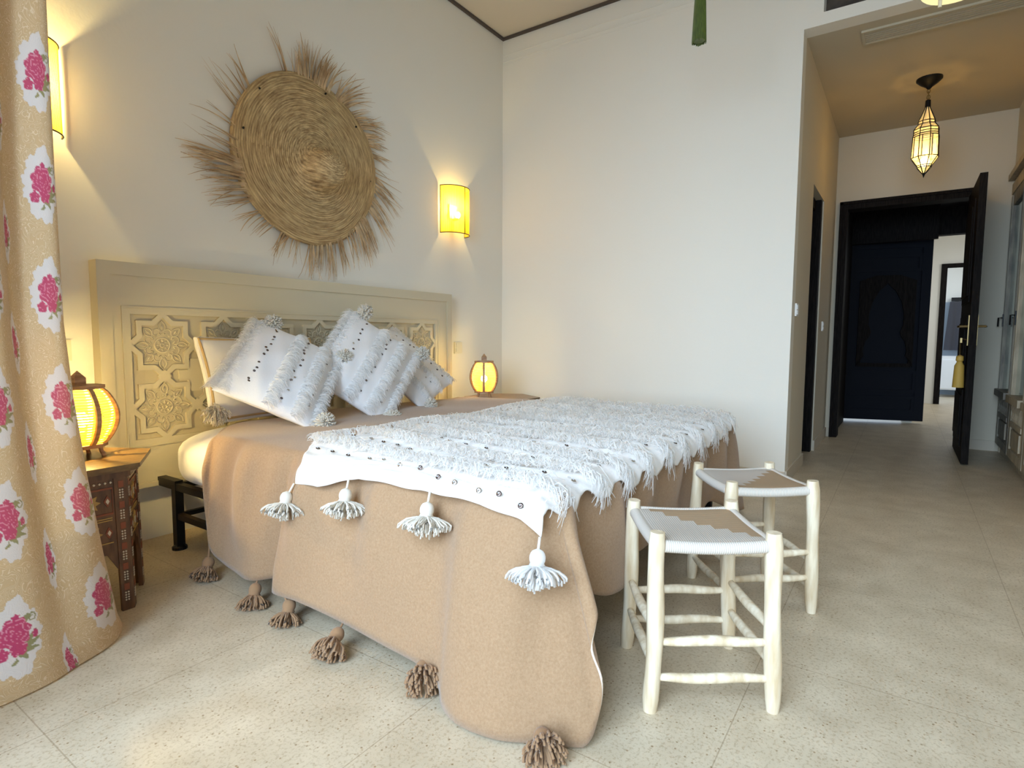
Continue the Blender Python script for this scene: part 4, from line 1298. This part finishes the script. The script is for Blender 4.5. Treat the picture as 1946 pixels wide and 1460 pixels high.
# ================================================================== SIDE TABLES
INL_D = mat('dark_walnut', (0.10, 0.045, 0.02), 0.4)
noise_mix(INL_D, (0.07, 0.03, 0.014), (0.15, 0.07, 0.03), 25, stretch=(2, 2, 0.5))
INL_M = mat('warm_walnut_top', (0.22, 0.12, 0.045), 0.3)
noise_mix(INL_M, (0.12, 0.065, 0.022), (0.21, 0.125, 0.04), 18, stretch=(1, 4, 1))
INL_R = mat('red_wood_inlay', (0.22, 0.055, 0.02), 0.4)
INL_P = mat('mother_of_pearl_inlay', (0.62, 0.54, 0.42), 0.25)
INL_G = mat('golden_wood_inlay', (0.45, 0.28, 0.08), 0.4)
def make_table(label):
    t = thing('hexagonal_side_table', label, 'side table', (0, 0, 0), 0, 'inlaid bedside tables')
    HT = 0.5
    def hexa(R, a0=0.0): return [(R * math.cos(a0 + k * PI / 3), R * math.sin(a0 + k * PI / 3)) for k in range(6)]
    g = G().prism(hexa(0.27), HT - 0.014, HT)
    g.prism(hexa(0.262), HT - 0.022, HT - 0.014)
    g.build('table_top', [INL_M], t, smooth=False)
    g = G().prism(hexa(0.235), HT - 0.045, HT - 0.022)
    R1, R2 = 0.222, 0.228
    b, tp = hexa(R2), hexa(R1)
    for k in range(6):
        p0, p1 = np.array(b[k]), np.array(b[(k + 1) % 6])
        q0, q1 = np.array(tp[k]), np.array(tp[(k + 1) % 6])
        def fr(x, z, h, p0=p0, p1=p1, q0=q0, q1=q1):
            s_ = z / (HT - 0.045)
            a_ = p0 + (q0 - p0) * s_; b_ = p1 + (q1 - p1) * s_
            nrm = (a_ + b_) / 2; nrm = nrm / np.linalg.norm(nrm)
            p = a_ + (b_ - a_) * x + nrm * h
            return (p[0], p[1], z)
        # stiles reach the floor as legs, the panel stops above it in a pointed arch
        g.prism([(0, 0), (0.16, 0), (0.18, 0.455), (0, 0.455)], -0.014, 0, fr)
        g.prism([(0.84, 0), (1, 0), (1, 0.455), (0.82, 0.455)], -0.014, 0, fr)
        g.prism([(0.16, 0.14), (0.30, 0.20), (0.42, 0.205), (0.5, 0.235), (0.58, 0.205), (0.70, 0.20), (0.84, 0.14), (0.82, 0.455), (0.18, 0.455)][::1], -0.014, -0.004, fr)
    g.build('table_body', INL_D, t, smooth=False)
    g = G()
    for k in range(6):
        p0, p1 = np.array(b[k]), np.array(b[(k + 1) % 6]); q0, q1 = np.array(tp[k]), np.array(tp[(k + 1) % 6])
        def fr(x, z, h, p0=p0, p1=p1, q0=q0, q1=q1):
            s_ = z / (HT - 0.045)
            a_ = p0 + (q0 - p0) * s_; b_ = p1 + (q1 - p1) * s_
            nrm = (a_ + b_) / 2; nrm = nrm / np.linalg.norm(nrm)
            p = a_ + (b_ - a_) * x + nrm * h
            return (p[0], p[1], z)
        def rect(x0, z0, x1, z1, h, mi): g.prism([(x0, z0), (x1, z0), (x1, z1), (x0, z1)], 0.0 if x1 < .17 or x0 > .83 or z0 > 0.43 else -0.004, h, fr, mi)
        for sx in (0, 1):
            for j in range(6):
                z = 0.03 + j * 0.070
                xa, xb = (0.055, 0.125) if sx == 0 else (0.875, 0.945)
                rect(xa, z + 0.040, xb, z + 0.062, 0.0015, 0)
                for r_ in range(4):
                    for c_ in range(2):
                        x_ = xa + (xb - xa) * (0.25 + 0.5 * c_); zz = z + 0.006 + 0.0085 * r_
                        g.prism([(x_ - 0.014, zz), (x_, zz - 0.0032), (x_ + 0.014, zz), (x_, zz + 0.0032)], 0, 0.002, fr, 1)
        # panel frames and stars
        frame_rect(g, 0.20, 0.80, 0.335, 0.425, 0.006, -0.004, -0.001, fr)
        for zc, R in ((0.38, 0.032), (0.275, 0.034)):
            w2 = R / 0.222
            pl = []
            for i in range(16):
                rr = 1 if i % 2 == 0 else 0.6
                a_ = i * PI / 8
                pl.append((0.5 + w2 * rr * math.cos(a_), zc + R * rr * math.sin(a_)))
            g.prism(pl, -0.004, -0.001, fr, 2)
            g.prism([(0.5 + w2 * 0.38 * math.cos(i * PI / 3), zc + R * 0.38 * math.sin(i * PI / 3)) for i in range(6)], -0.001, 0.001, fr, 1)
        for xx in (0.27, 0.73):
            for zc in (0.38, 0.275):
                g.prism([(xx - 0.05, zc), (xx, zc - 0.02), (xx + 0.05, zc), (xx, zc + 0.02)], -0.004, -0.001, fr, 0)
                g.prism([(xx - 0.025, zc), (xx, zc - 0.01), (xx + 0.025, zc), (xx, zc + 0.01)], -0.001, 0.0005, fr, 1)
        for zc in (0.315, 0.322, 0.24):
            rect(0.22, zc, 0.78, zc + 0.003, -0.001, 2)
        for j in range(9):
            x_ = 0.22 + j * 0.07
            g.prism([(x_ - 0.018, 0.441), (x_, 0.437), (x_ + 0.018, 0.441), (x_, 0.445)], 0.0 - 0.004, 0.0015, fr, 1)
    g.build('inlay', [INL_R, INL_P, INL_G], t, smooth=False)
    return t
tb1 = make_table('inlaid dark wood hexagonal side table beside the curtain')
tb1.location = (-3.21, -0.475, 0)
tb2 = copy_thing(tb1, (-0.615, -0.44, 0), 0, 'inlaid hexagonal side table in the corner, mostly hidden behind the bed')

# ================================================================== TABLE LANTERNS
def lantern(label, loc, Hh, R, nribs, shade, power, rz, blob):
    t = thing('yarn_table_lantern', label, 'table lamp', loc, rz)
    k = Hh / 0.36
    zb, zt = 0.055 * k, 0.285 * k
    prof = [(R * (0.60 + 0.40 * math.sin(PI * q) ** 0.8), zb + (zt - zb) * q) for q in np.linspace(0.0, 1, 19)]
    G().lathe(prof, n=40).build('yarn_globe', shade, t, angle=3.2)
    for i in range(nribs):
        a = 2 * PI * i / nribs
        g = G()
        pts_o = [((r + 0.005) * math.cos(a), (r + 0.005) * math.sin(a), z) for r, z in prof]
        d = np.array([-math.sin(a), math.cos(a), 0]) * 0.0085 * k
        e = np.array([math.cos(a), math.sin(a), 0]) * 0.006
        A_ = np.array(pts_o)
        strip = np.stack([A_ - d - e, A_ - d + e, A_ + d + e, A_ + d - e], 1).transpose(1, 0, 2)
        g.grid(strip, close_u=True)
        g.build('rib', LAMPWOOD, t, angle=0.8)
    rp = R * 0.64
    n8 = [(rp * 1.12 * math.cos(j * PI / 4 + 0.39), rp * 1.12 * math.sin(j * PI / 4 + 0.39)) for j in range(8)]
    g = G().prism(n8, zt, zt + 0.014 * k)
    g.build('top_plate', LAMPWOOD, t, smooth=False)
    s = 0.021 * k
    g = G().box(-s, -s, zt + 0.014 * k, s, s, zt + 0.045 * k)
    g.add([(-s, -s, zt + 0.045 * k), (s, -s, zt + 0.045 * k), (s, s, zt + 0.045 * k), (-s, s, zt + 0.045 * k), (0, 0, Hh)], [(0, 1, 4), (1, 2, 4), (2, 3, 4), (3, 0, 4)])
    g.build('finial', LAMPWOOD, t, smooth=False)
    G().prism(n8, zb - 0.014 * k, zb).build('base_plate', LAMPWOOD, t, smooth=False)
    for i in range(4):
        a = PI / 4 + i * PI / 2
        c, s_ = math.cos(a), math.sin(a)
        g = G().tube([(rp * 0.8 * c, rp * 0.8 * s_, zb - 0.012 * k), (rp * 0.86 * c, rp * 0.86 * s_, 0.02 * k), (rp * 0.98 * c, rp * 0.98 * s_, 0.0)], [0.009 * k, 0.008 * k, 0.009 * k], 8)
        g.build('foot', LAMPWOOD, t)
    G().lathe([(0.001, zb), (0.014, zb), (0.014, zb + 0.05 * k), (0.001, zb + 0.05 * k)], n=12).build('bulb_socket', PLASTICW, t)
    zc = zb + 0.10 * k
    G().lathe([(blob * math.sin(q), zc - blob * 1.15 * math.cos(q)) for q in np.linspace(0.02, PI - 0.02, 12)], n=16).build('bulb', BULB, t, angle=3.2)
    bulb_light((loc[0], loc[1], loc[2] + zc + blob * 2.2), power, (1.0, 0.74, 0.27), 0.02)
    return t
lantern('large yarn-wound table lantern on the table by the curtain', (-3.15, -0.45, 0.5), 0.30, 0.108, 8, SHADE_H, 36, 0.15, 0.026)
lantern('small amber table lantern in the room corner', (-0.735, -0.37, 0.5), 0.31, 0.100, 6, SHADE_T, 8, 0.62, 0.022)

# ================================================================== WALL SCONCES
def sconce(label, x, z0, z1, power):
    t = thing('yarn_wall_sconce', label, 'wall lamp', (x, 0, z0), 0)
    hh = z1 - z0; rx, ry = 0.135, 0.115
    an = np.linspace(0, PI, 41)
    A = np.stack([np.cos(an) * rx, -np.sin(an) * ry - 0.006, np.zeros_like(an)], -1)
    strip = np.stack([A + np.array([0, 0, z]) for z in np.linspace(0, hh, 6)], 1)
    G().grid(strip).build('yarn_shade', SHADE_V, t, angle=3.2)
    g = G()
    for z in (0.0, hh):
        g.tube(list(A * 1.01 + np.array([0, 0, z])), 0.003, 6)
    for a in (0.02, PI / 2, PI - 0.02):
        p = np.array([math.cos(a) * rx * 1.015, -math.sin(a) * ry * 1.015 - 0.006, 0])
        g.tube([p, p + np.array([0, 0, hh])], 0.0025, 6)
    g.build('wire_frame', IRON, t)
    G().box(-0.04, -0.012, hh * 0.35, 0.04, -0.001, hh * 0.65).build('back_plate', PLASTICW, t, smooth=False)
    G().tube([(0, -0.012, hh * 0.33), (0, -0.05, hh * 0.33), (0, -0.055, hh * 0.36)], 0.009, 8).build('lamp_arm', BRASS, t)
    zc = hh * 0.42
    b = 0.022
    G().lathe([(b * math.sin(q), zc - b * 1.2 * math.cos(q)) for q in np.linspace(0.02, PI - 0.02, 12)], (0, -0.055, 0), n=16).build('bulb', BULB, t, angle=3.2)
    bulb_light((x, -0.055, z0 + zc + 0.05), power, (1.0, 0.74, 0.27), 0.02)
    return t
sconce('yellow yarn half-round wall lamp right of the straw hat', -0.64, 1.668, 1.998, 7)
sconce('yellow yarn half-round wall lamp partly behind the curtain', -3.145, 1.69, 2.025, 26)

# ================================================================== STRAW HAT
hat = thing('woven_straw_hat', 'huge woven straw hat with frayed palm fringe hung on the wall', 'wall decoration', (-1.865, 0, 1.885))
prof = [(0.455, 0.012), (0.46, 0.022), (0.45, 0.034), (0.40, 0.046), (0.33, 0.056), (0.27, 0.062), (0.22, 0.066), (0.17, 0.070), (0.14, 0.078), (0.118, 0.095), (0.106, 0.125), (0.098, 0.160), (0.088, 0.195), (0.072, 0.225), (0.048, 0.242), (0.02, 0.249), (0.001, 0.250)]
pr = np.array(prof); tt = np.linspace(0, len(pr) - 1, 60)
pr2 = np.stack([np.interp(tt, np.arange(len(pr)), pr[:, 0]), np.interp(tt, np.arange(len(pr)), pr[:, 1])], -1)
# coil ridges
pr2[:, 1] += 0.0015 * np.sin(np.arange(60) * PI)
g = G().lathe(pr2, n=96, axis='-y')
V_ = g.v[0]
ang = np.arctan2(V_[:, 2], V_[:, 0]); rr = np.hypot(V_[:, 0], V_[:, 2])
V_[:, 1] -= 0.010 * np.sin(ang * 3 + 1) * np.clip(rr / 0.45, 0, 1) ** 2
V_[:, 0] *= 1.0 + 0.012 * np.sin(ang * 2 + 0.5); V_[:, 2] *= 1.0 + 0.012 * np.sin(ang * 2 + 0.5)
V_[:, 2] -= 0.085 * np.clip(1 - rr / 0.42, 0, 1) ** 1.2; V_[:, 0] += 0.01 * np.clip(1 - rr / 0.42, 0, 1); V_[:, 1] = np.minimum(V_[:, 1], -0.004)
g.build('woven_brim_and_crown', STRAW, hat, angle=3.2)
# palm fringe in uneven clumps: (centre angle deg, spread, length, count); angle measured in the wall, 0 = right, 90 = up
clumps = [(107, 2.5, 0.22, 7), (98, 4, 0.15, 10), (89, 6, 0.21, 22), (80, 5, 0.19, 22), (73, 3, 0.21, 8), (64, 2.5, 0.22, 4), (56, 3, 0.22, 8), (50, 3, 0.20, 8),
          (41, 4, 0.15, 12), (35, 3, 0.20, 12), (27, 4, 0.15, 14), (21, 4, 0.14, 14), (12, 3, 0.16, 6), (4, 2, 0.12, 2), (-5, 4, 0.21, 9), (-12, 4, 0.21, 9), (-22, 4, 0.21, 10), (-30, 3, 0.22, 8),
          (-42, 4, 0.19, 14), (-50, 4, 0.18, 16), (-60, 4, 0.15, 10), (-67, 3, 0.16, 10), (-77, 4, 0.19, 14), (-86, 3, 0.16, 10), (-93, 3, 0.17, 10), (-105, 3, 0.14, 6), (-115, 3, 0.16, 8), (-121, 2, 0.12, 4),
          (-136, 3, 0.12, 5), (-145, 3, 0.15, 6), (-153, 3, 0.18, 8), (-161, 3, 0.18, 10), (-169, 4, 0.21, 16), (-176, 3.5, 0.23, 22), (176, 3, 0.15, 5), (170, 2, 0.17, 3), (160, 2, 0.18, 3), (149, 2.5, 0.20, 4), (140, 3, 0.19, 4), (132, 2, 0.17, 3)]
Ps, Ws = [], []
for ca, sp, ln, n in clumps:
    n = int(n * 1.25)
    for i in range(n):
        cc_ = math.cos(math.radians(ca))
        sk = 0.55 if cc_ < -0.45 else (0.35 if cc_ > 0.45 else 0.08)
        a = math.radians(ca + sk * 21 + random.gauss(0, sp * 0.55))
        l_ = ln * random.uniform(0.6, 1.05) * 1.08
        bend = random.gauss(0, 0.25) + (0.25 if math.cos(a) > 0 else -0.1)
        r0 = 0.425
        e = np.array([math.cos(a), 0, math.sin(a)]); s_ = np.array([-math.sin(a), 0, math.cos(a)])
        pts = []
        for q in np.linspace(0, 1, 6):
            p = e * (r0 + (l_ + 0.03) * q) - s_ * (bend * l_ * q * q * 0.6 + sk * l_ * q) + np.array([0, 0, -0.10 * l_ * q * q])
            p[1] = -0.022 - 0.012 * random.random() - 0.02 * math.sin(q * PI) * random.random()
            pts.append(p)
        pts = np.array(pts); pts[:, 1] = np.linspace(pts[0, 1], -0.006 - random.random() * 0.045, 6)
        pts[:, 2] = np.maximum(pts[:, 2], -0.645)
        Ps.append(pts); Ws.append(random.uniform(0.004, 0.013))
G().strands(np.array(Ps), np.array(Ws), side=np.array([0, 1.0, 0]) + rng.normal(size=(len(Ps), 1, 3)) * 0.25, taper=0.15).build('palm_fringe', PALM, hat, angle=3.2)
g = G()
for x, z in ((-0.325, 0.285), (-0.42, 0.06), (0.09, 0.40), (0.31, 0.28), (0.415, -0.02)):
    g.lathe([(0.001, 0.052), (0.005, 0.052), (0.006, 0.045)], (x * 0.97, 0, z * 0.97), n=8, axis='-y')
g.build('nail_heads', IRON, hat)

# ================================================================== HALL PENDANT
pl = thing('glass_hall_lantern', 'faceted amber glass lantern hanging on a chain in the hall', 'ceiling lamp', (1.20, -2.84, 2.76))
GLASSW = bpy.data.materials.new('lit_amber_glass'); GLASSW.use_nodes = True
nt = GLASSW.node_tree; b = nt.nodes['Principled BSDF']
b.inputs['Base Color'].default_value = (0.9, 0.82, 0.58, 1); b.inputs['Roughness'].default_value = 0.3
b.inputs['Emission Color'].default_value = (1.0, 0.72, 0.28, 1); b.inputs['Emission Strength'].default_value = 0.35
tp = nt.nodes.new('ShaderNodeBsdfTransparent'); tp.inputs[0].default_value = (1, 0.85, 0.5, 1)
mx = nt.nodes.new('ShaderNodeMixShader'); mx.inputs[0].default_value = 0.45
nt.links.new(b.outputs[0], mx.inputs[1]); nt.links.new(tp.outputs[0], mx.inputs[2]); nt.links.new(mx.outputs[0], nt.nodes['Material Output'].inputs[0])
g = G().lathe([(0.001, 0.0), (0.078, 0.0), (0.078, -0.012), (0.055, -0.035), (0.02, -0.06), (0.008, -0.075), (0.001, -0.075)], n=24)
g.build('ceiling_rose', IRON, pl)
g = G()
for k in range(4):
    z = -0.085 - k * 0.022
    an = np.linspace(0, 2 * PI, 13)
    if k % 2: g.tube([(0.009 * math.cos(a), 0, z + 0.016 * math.sin(a)) for a in an], 0.0028, 5, caps=False)
    else: g.tube([(0, 0.009 * math.cos(a), z + 0.016 * math.sin(a)) for a in an], 0.0028, 5, caps=False)
g.tube([(-0.01, 0, -0.09), (-0.03, 0, -0.11), (-0.012, 0, -0.135), (0, 0, -0.15)], 0.003, 5)
g.build('chain', BRASS, pl)
levels = [(r_ * 0.84, z_) for r_, z_ in [(0.015, -0.155), (0.015, -0.195), (0.062, -0.295), (0.062, -0.315), (0.092, -0.35), (0.092, -0.37), (0.092, -0.385), (0.096, -0.40), (0.100, -0.545), (0.055, -0.60), (0.052, -0.612), (0.012, -0.655)]]
def ringp(r, z, n=6, off=0.3): return [(r * math.cos(off + i * 2 * PI / n), r * math.sin(off + i * 2 * PI / n), z) for i in range(n)]
ng = 8
R_ = np.array([ringp(r * 0.985, z, ng) for r, z in levels[1:]])
G().grid(R_.transpose(1, 0, 2), close_u=True).build('glass_panes', GLASSW, pl, smooth=False)
g = G()
g.lathe([(0.001, -0.15), (0.016, -0.15), (0.018, -0.197), (0.001, -0.197)], n=12)
for r, z in levels[2:]:
    p = ringp(r, z, ng); p.append(p[0])
    for i in range(ng): g.tube([p[i], p[i + 1]], 0.0032, 5)
for i in range(ng):
    g.tube([ringp(r, z, ng)[i] for r, z in levels[1:]], 0.0034, 5)
for i in range(ng):
    a = np.array(ringp(0.0806, -0.40, ng)); c_ = np.array(ringp(0.084, -0.545, ng))
    for q in (0.30,):
        g.tube([a[i] * (1 - q) + a[(i + 1) % ng] * q, c_[i] * (1 - q) + c_[(i + 1) % ng] * q], 0.0025, 4)
g.lathe([(0.012, -0.65), (0.006, -0.668), (0.001, -0.685)], n=8)
g.build('lantern_frame', IRON, pl)
G().lathe([(0.030 * math.sin(q), -0.575 - 0.034 * math.cos(q)) for q in np.linspace(0.02, PI - 0.02, 12)], n=16).build('bulb', BULB, pl, angle=3.2)
bulb_light((1.20, -2.84, 2.76 - 0.49), 7, (1.0, 0.68, 0.28), 0.03)

# ================================================================== HANGING THINGS NEAR THE CEILING
ta = thing('green_tassel', 'long dark green silk tassel hanging from the ceiling', 'tassel', (-1.07, -1.905, 3.25))
G().tube([(0, 0, 0.062), (0.002, 0, -0.3), (0, 0, -0.66)], 0.004, 6).build('cord', GREEN, ta)
g = G().lathe([(0.002, -0.64), (0.02, -0.65), (0.028, -0.68), (0.022, -0.705), (0.026, -0.73), (0.030, -0.90), (0.026, -0.915), (0.001, -0.912)], n=20)
an = np.arange(46) * 2 * PI / 46
Pq = np.stack([np.stack([(0.024 + 0.008 * q) * np.cos(an), (0.024 + 0.008 * q) * np.sin(an), np.full(46, -0.72 - 0.20 * q)], -1) for q in np.linspace(0, 1, 4)], 1)
Pq[:, -1, 2] += rng.uniform(-0.006, 0.004, 46)
g.yarns(Pq, 0.0022)
g.build('tassel_skirt', GREEN, ta)
cl = thing('star_ceiling_lamp', 'pale lit lamp spike and rim at the very top of the picture', 'ceiling lamp', (-1.60, -2.865, 3.312))
PGLOW = emit('lit_pale_rim', (1.0, 0.9, 0.45), 1.1)
G().tube([(0, 0, 0), (0, 0, -1.22)], 0.006, 6).build('rod', BRASS, cl)
G().lathe([(0.002, -1.18), (0.05, -1.22), (0.093, -1.298), (0.089, -1.302), (0.001, -1.29)], n=32).build('lamp_rim', PGLOW, cl)
G().tube([(0.0, 0.04, -1.28), (0.0, 0.04, -1.345)], [0.006, 0.005], 8).build('spike', WCREAM, cl)

# ================================================================== CURTAIN
ct = thing('floral_curtain', 'cream curtain woven with pink roses, at the left edge', 'curtain', (-3.5, -0.9, 0))
TAN = np.array([0.50, 0.345, 0.185]); 
NU, NV = 400, 1150
CW, CH = 1.1, 3.05
uu = np.linspace(0, CW, NU); vv = np.linspace(0, CH, NV)      # vv = cloth height above hem
UU, VV = np.meshgrid(uu, vv, indexing='ij')
fl = np.clip(1 - VV / 1.05, 0, 1) ** 1.7                        # flare towards the floor
ZZ = np.maximum(VV, 0.0) + 0.006
# right edge position
Ex = np.interp(VV, [0.0, 0.05, 0.26, 0.52, 0.74, 0.95, 1.36, 3.1], [-3.175, -3.195, -3.235, -3.278, -3.303, -3.317, -3.318, -3.300])
Ey = np.interp(VV, [0.0, 0.05, 0.26, 0.52, 0.74, 0.95, 3.1], [-0.76, -0.78, -0.81, -0.84, -0.85, -0.85, -0.85])
lam = 0.125 + 0.15 * fl
PER = 0.30
tq = (UU - 0.075) / PER
along = lam * (tq + 0.25) + lam * 0.32 / (2 * PI) * np.sin(2 * PI * tq) + 0.02 * fl
along -= lam[0:1] * 0 
a_edge = (lam * (-0.075 / PER + 0.25) + lam * 0.32 / (2 * PI) * np.sin(2 * PI * (-0.075 / PER))) + 0.02 * fl
along = along - a_edge
depth = (0.021 * (1 - 0.5 * fl)) * np.cos(2 * PI * tq + 0.9) + 0.010 * np.sin(UU * 13 + VV * 1.3)
d0 = (0.021 * (1 - 0.5 * fl)) * np.cos(2 * PI * (-0.075 / PER) + 0.9)
depth = depth - d0 + fl * 0.17 * (1 - np.exp(-UU / 0.10)) + 0.01
dx_, dy_ = -0.985, -0.17
XX = Ex + along * dx_ + depth * 0.15
YY = Ey + along * dy_ - depth
# the hem lifts a little at its free corner
ZZ = ZZ + 0.0
g = G().grid(np.stack([XX, YY, ZZ], -1))
# woven roses
col = np.tile(TAN, (NU, NV, 1)); msk = np.zeros((NU, NV))       # msk: 0 damask ground, 1 motif
def lay(cond, c, sl, soft=None):
    reg = col[sl]; k = msk[sl]
    reg[cond] = c; k[cond] = 1
    col[sl] = reg; msk[sl] = k
PINK = np.array([0.46, 0.03, 0.12]); PINKL = np.array([0.68, 0.26, 0.34]); OLIVE = np.array([0.24, 0.23, 0.10]); HALO = np.array([0.66, 0.60, 0.56])
r3 = np.random.default_rng(3)
def rose(uc, vc, s, mir=1, sx=1.0):
    i0, i1 = np.searchsorted(uu, [uc - 0.11 * s, uc + 0.11 * s]); j0, j1 = np.searchsorted(vv, [vc - 0.15 * s, vc + 0.15 * s])
    if i1 <= i0 or j1 <= j0: return
    sl = (slice(i0, i1), slice(j0, j1))
    x = -(UU[sl] - uc) / s * mir / sx; y = (VV[sl] - vc) / s          # x to the right as seen
    a = np.arctan2(y + 0.0, x); 
    rh = (np.abs(x / 0.072) ** 1.6 + np.abs(y / 0.118) ** 1.6) ** 0.625
    edge = 1 + 0.07 * np.sin(a * 9 + 1) + 0.04 * np.sin(a * 23)
    lay(rh < edge, HALO, sl)
    # leaves and stems, lower right and upper right curl
    for (x0, y0, ang, ln, wd) in ((0.018, -0.045, 0.95, 0.065, 0.0065), (0.012, -0.05, 0.55, 0.062, 0.006), (0.008, -0.052, 0.15, 0.05, 0.006), (0.002, -0.052, -0.6, 0.03, 0.005), (0.0, -0.055, -2.2, 0.022, 0.004), (0.026, 0.035, 1.2, 0.028, 0.006), (0.03, 0.04, 0.5, 0.022, 0.004)):
        ca, sa = math.cos(ang), math.sin(ang)
        p = (x - x0) * ca + (y - y0) * sa; q = -(x - x0) * sa + (y - y0) * ca
        q = q - 0.006 * np.sin(np.clip(p / ln, 0, 1) * PI)
        lay((p > 0) & (p < ln) & (np.abs(q) < wd * np.sin(np.clip(p / ln, 0, 1) * PI) ** 0.7 + 0.0008), OLIVE, sl)
    rr_ = np.hypot(x - 0.046, y - 0.048); lay((rr_ < 0.0125) & (rr_ > 0.0085), OLIVE, sl)
    # bloom
    bx, by = x + 0.002, y - 0.015
    rb = np.hypot(bx / 0.040, by / 0.043); ab = np.arctan2(by, bx)
    on = rb < 1 + 0.10 * np.sin(ab * 7 + 0.5)
    lay(on, PINK, sl)
    sp_ = np.mod(rb * 3.2 + ab / (2 * PI) * 1.0 + 0.25 * np.sin(ab * 5), 1.0)
    lay(on & (sp_ < 0.16) & (rb > 0.12), PINKL, sl)
    rad_ = np.abs(np.sin(ab * 3.5 + 0.4)) < 0.10
    lay(on & rad_ & (rb > 0.62), PINKL, sl)
    # lower petals and buds
    for (x0, y0, rx_, ry_) in ((0.006, -0.032, 0.020, 0.020), (-0.032, -0.036, 0.016, 0.018), (0.050, -0.004, 0.009, 0.012), (0.002, 0.060, 0.010, 0.009)):
        r_ = np.hypot((x - x0) / rx_, (y - y0) / ry_); a_ = np.arctan2(y - y0, x - x0)
        o_ = r_ < 1 + 0.12 * np.sin(a_ * 5)
        lay(o_, PINK, sl); lay(o_ & (np.abs(np.sin(a_ * 2.5 + r_ * 2)) < 0.13) & (r_ > 0.3), PINKL, sl)
def sprig(uc, vc, s):
    rose(uc, vc, s, 1, 0.55)
PV = 0.290
for ci in range(5):
    uc = 0.075 - 0.017 + ci * PER / 2
    for rj in range(-1, 12):
        vc = 0.150 + rj * PV + (PV / 2 + 0.015 if ci % 2 else 0)
        if ci % 2: sprig(uc, vc, 0.70)
        else: rose(uc, vc, 0.86)
o = g.build('cloth', [], ct, world=True, angle=3.2)
me = o.data
at = me.color_attributes.new('weave', 'FLOAT_COLOR', 'POINT')
rgba = np.concatenate([col.reshape(-1, 3), msk.reshape(-1, 1)], 1).astype(np.float32)
at.data.foreach_set('color', rgba.ravel())
uvl = me.attributes.new('cloth_uv', 'FLOAT_VECTOR', 'POINT')
uvl.data.foreach_set('vector', np.stack([UU, VV, 0 * UU], -1).reshape(-1, 3).astype(np.float32).ravel())
CURT = mat('rose_damask_cloth', TAN, 0.85, sheen=0.2)
a1 = N(CURT, 'ShaderNodeAttribute', attribute_name='weave'); a2 = N(CURT, 'ShaderNodeAttribute', attribute_name='cloth_uv')
nz = N(CURT, 'ShaderNodeTexNoise'); nz.inputs['Scale'].default_value = 22; nz.inputs['Detail'].default_value = 1; nz.inputs['Distortion'].default_value = 1.6
L(CURT, a2.outputs['Vector'], nz.inputs['Vector'])
mu = N(CURT, 'ShaderNodeMath', operation='MULTIPLY'); mu.inputs[1].default_value = 11; L(CURT, nz.outputs['Fac'], mu.inputs[0])
pp = N(CURT, 'ShaderNodeMath', operation='PINGPONG'); pp.inputs[1].default_value = 0.5; L(CURT, mu.outputs[0], pp.inputs[0])
rp_ = N(CURT, 'ShaderNodeValToRGB'); e = rp_.color_ramp.elements
e[0].position, e[1].position = 0.04, 0.13
e[0].color, e[1].color = (0.70, 0.55, 0.36, 1), (0.545, 0.375, 0.20, 1)
L(CURT, pp.outputs[0], rp_.inputs[0])
mx = N(CURT, 'ShaderNodeMixRGB'); L(CURT, a1.outputs['Alpha'], mx.inputs[0]); L(CURT, rp_.outputs[0], mx.inputs[1]); L(CURT, a1.outputs['Color'], mx.inputs[2])
L(CURT, mx.outputs[0], P_(CURT).inputs['Base Color'])
bump(CURT, pp.outputs[0], 0.25, 0.002)
translucent(CURT, (0.62, 0.45, 0.25), 0.14)
me.materials.clear(); me.materials.append(CURT)
G().tube([(-4.11, -0.98, 3.08), (-3.2, -0.83, 3.08)], 0.012, 10).build('curtain_rod', IRON, ct, world=True)
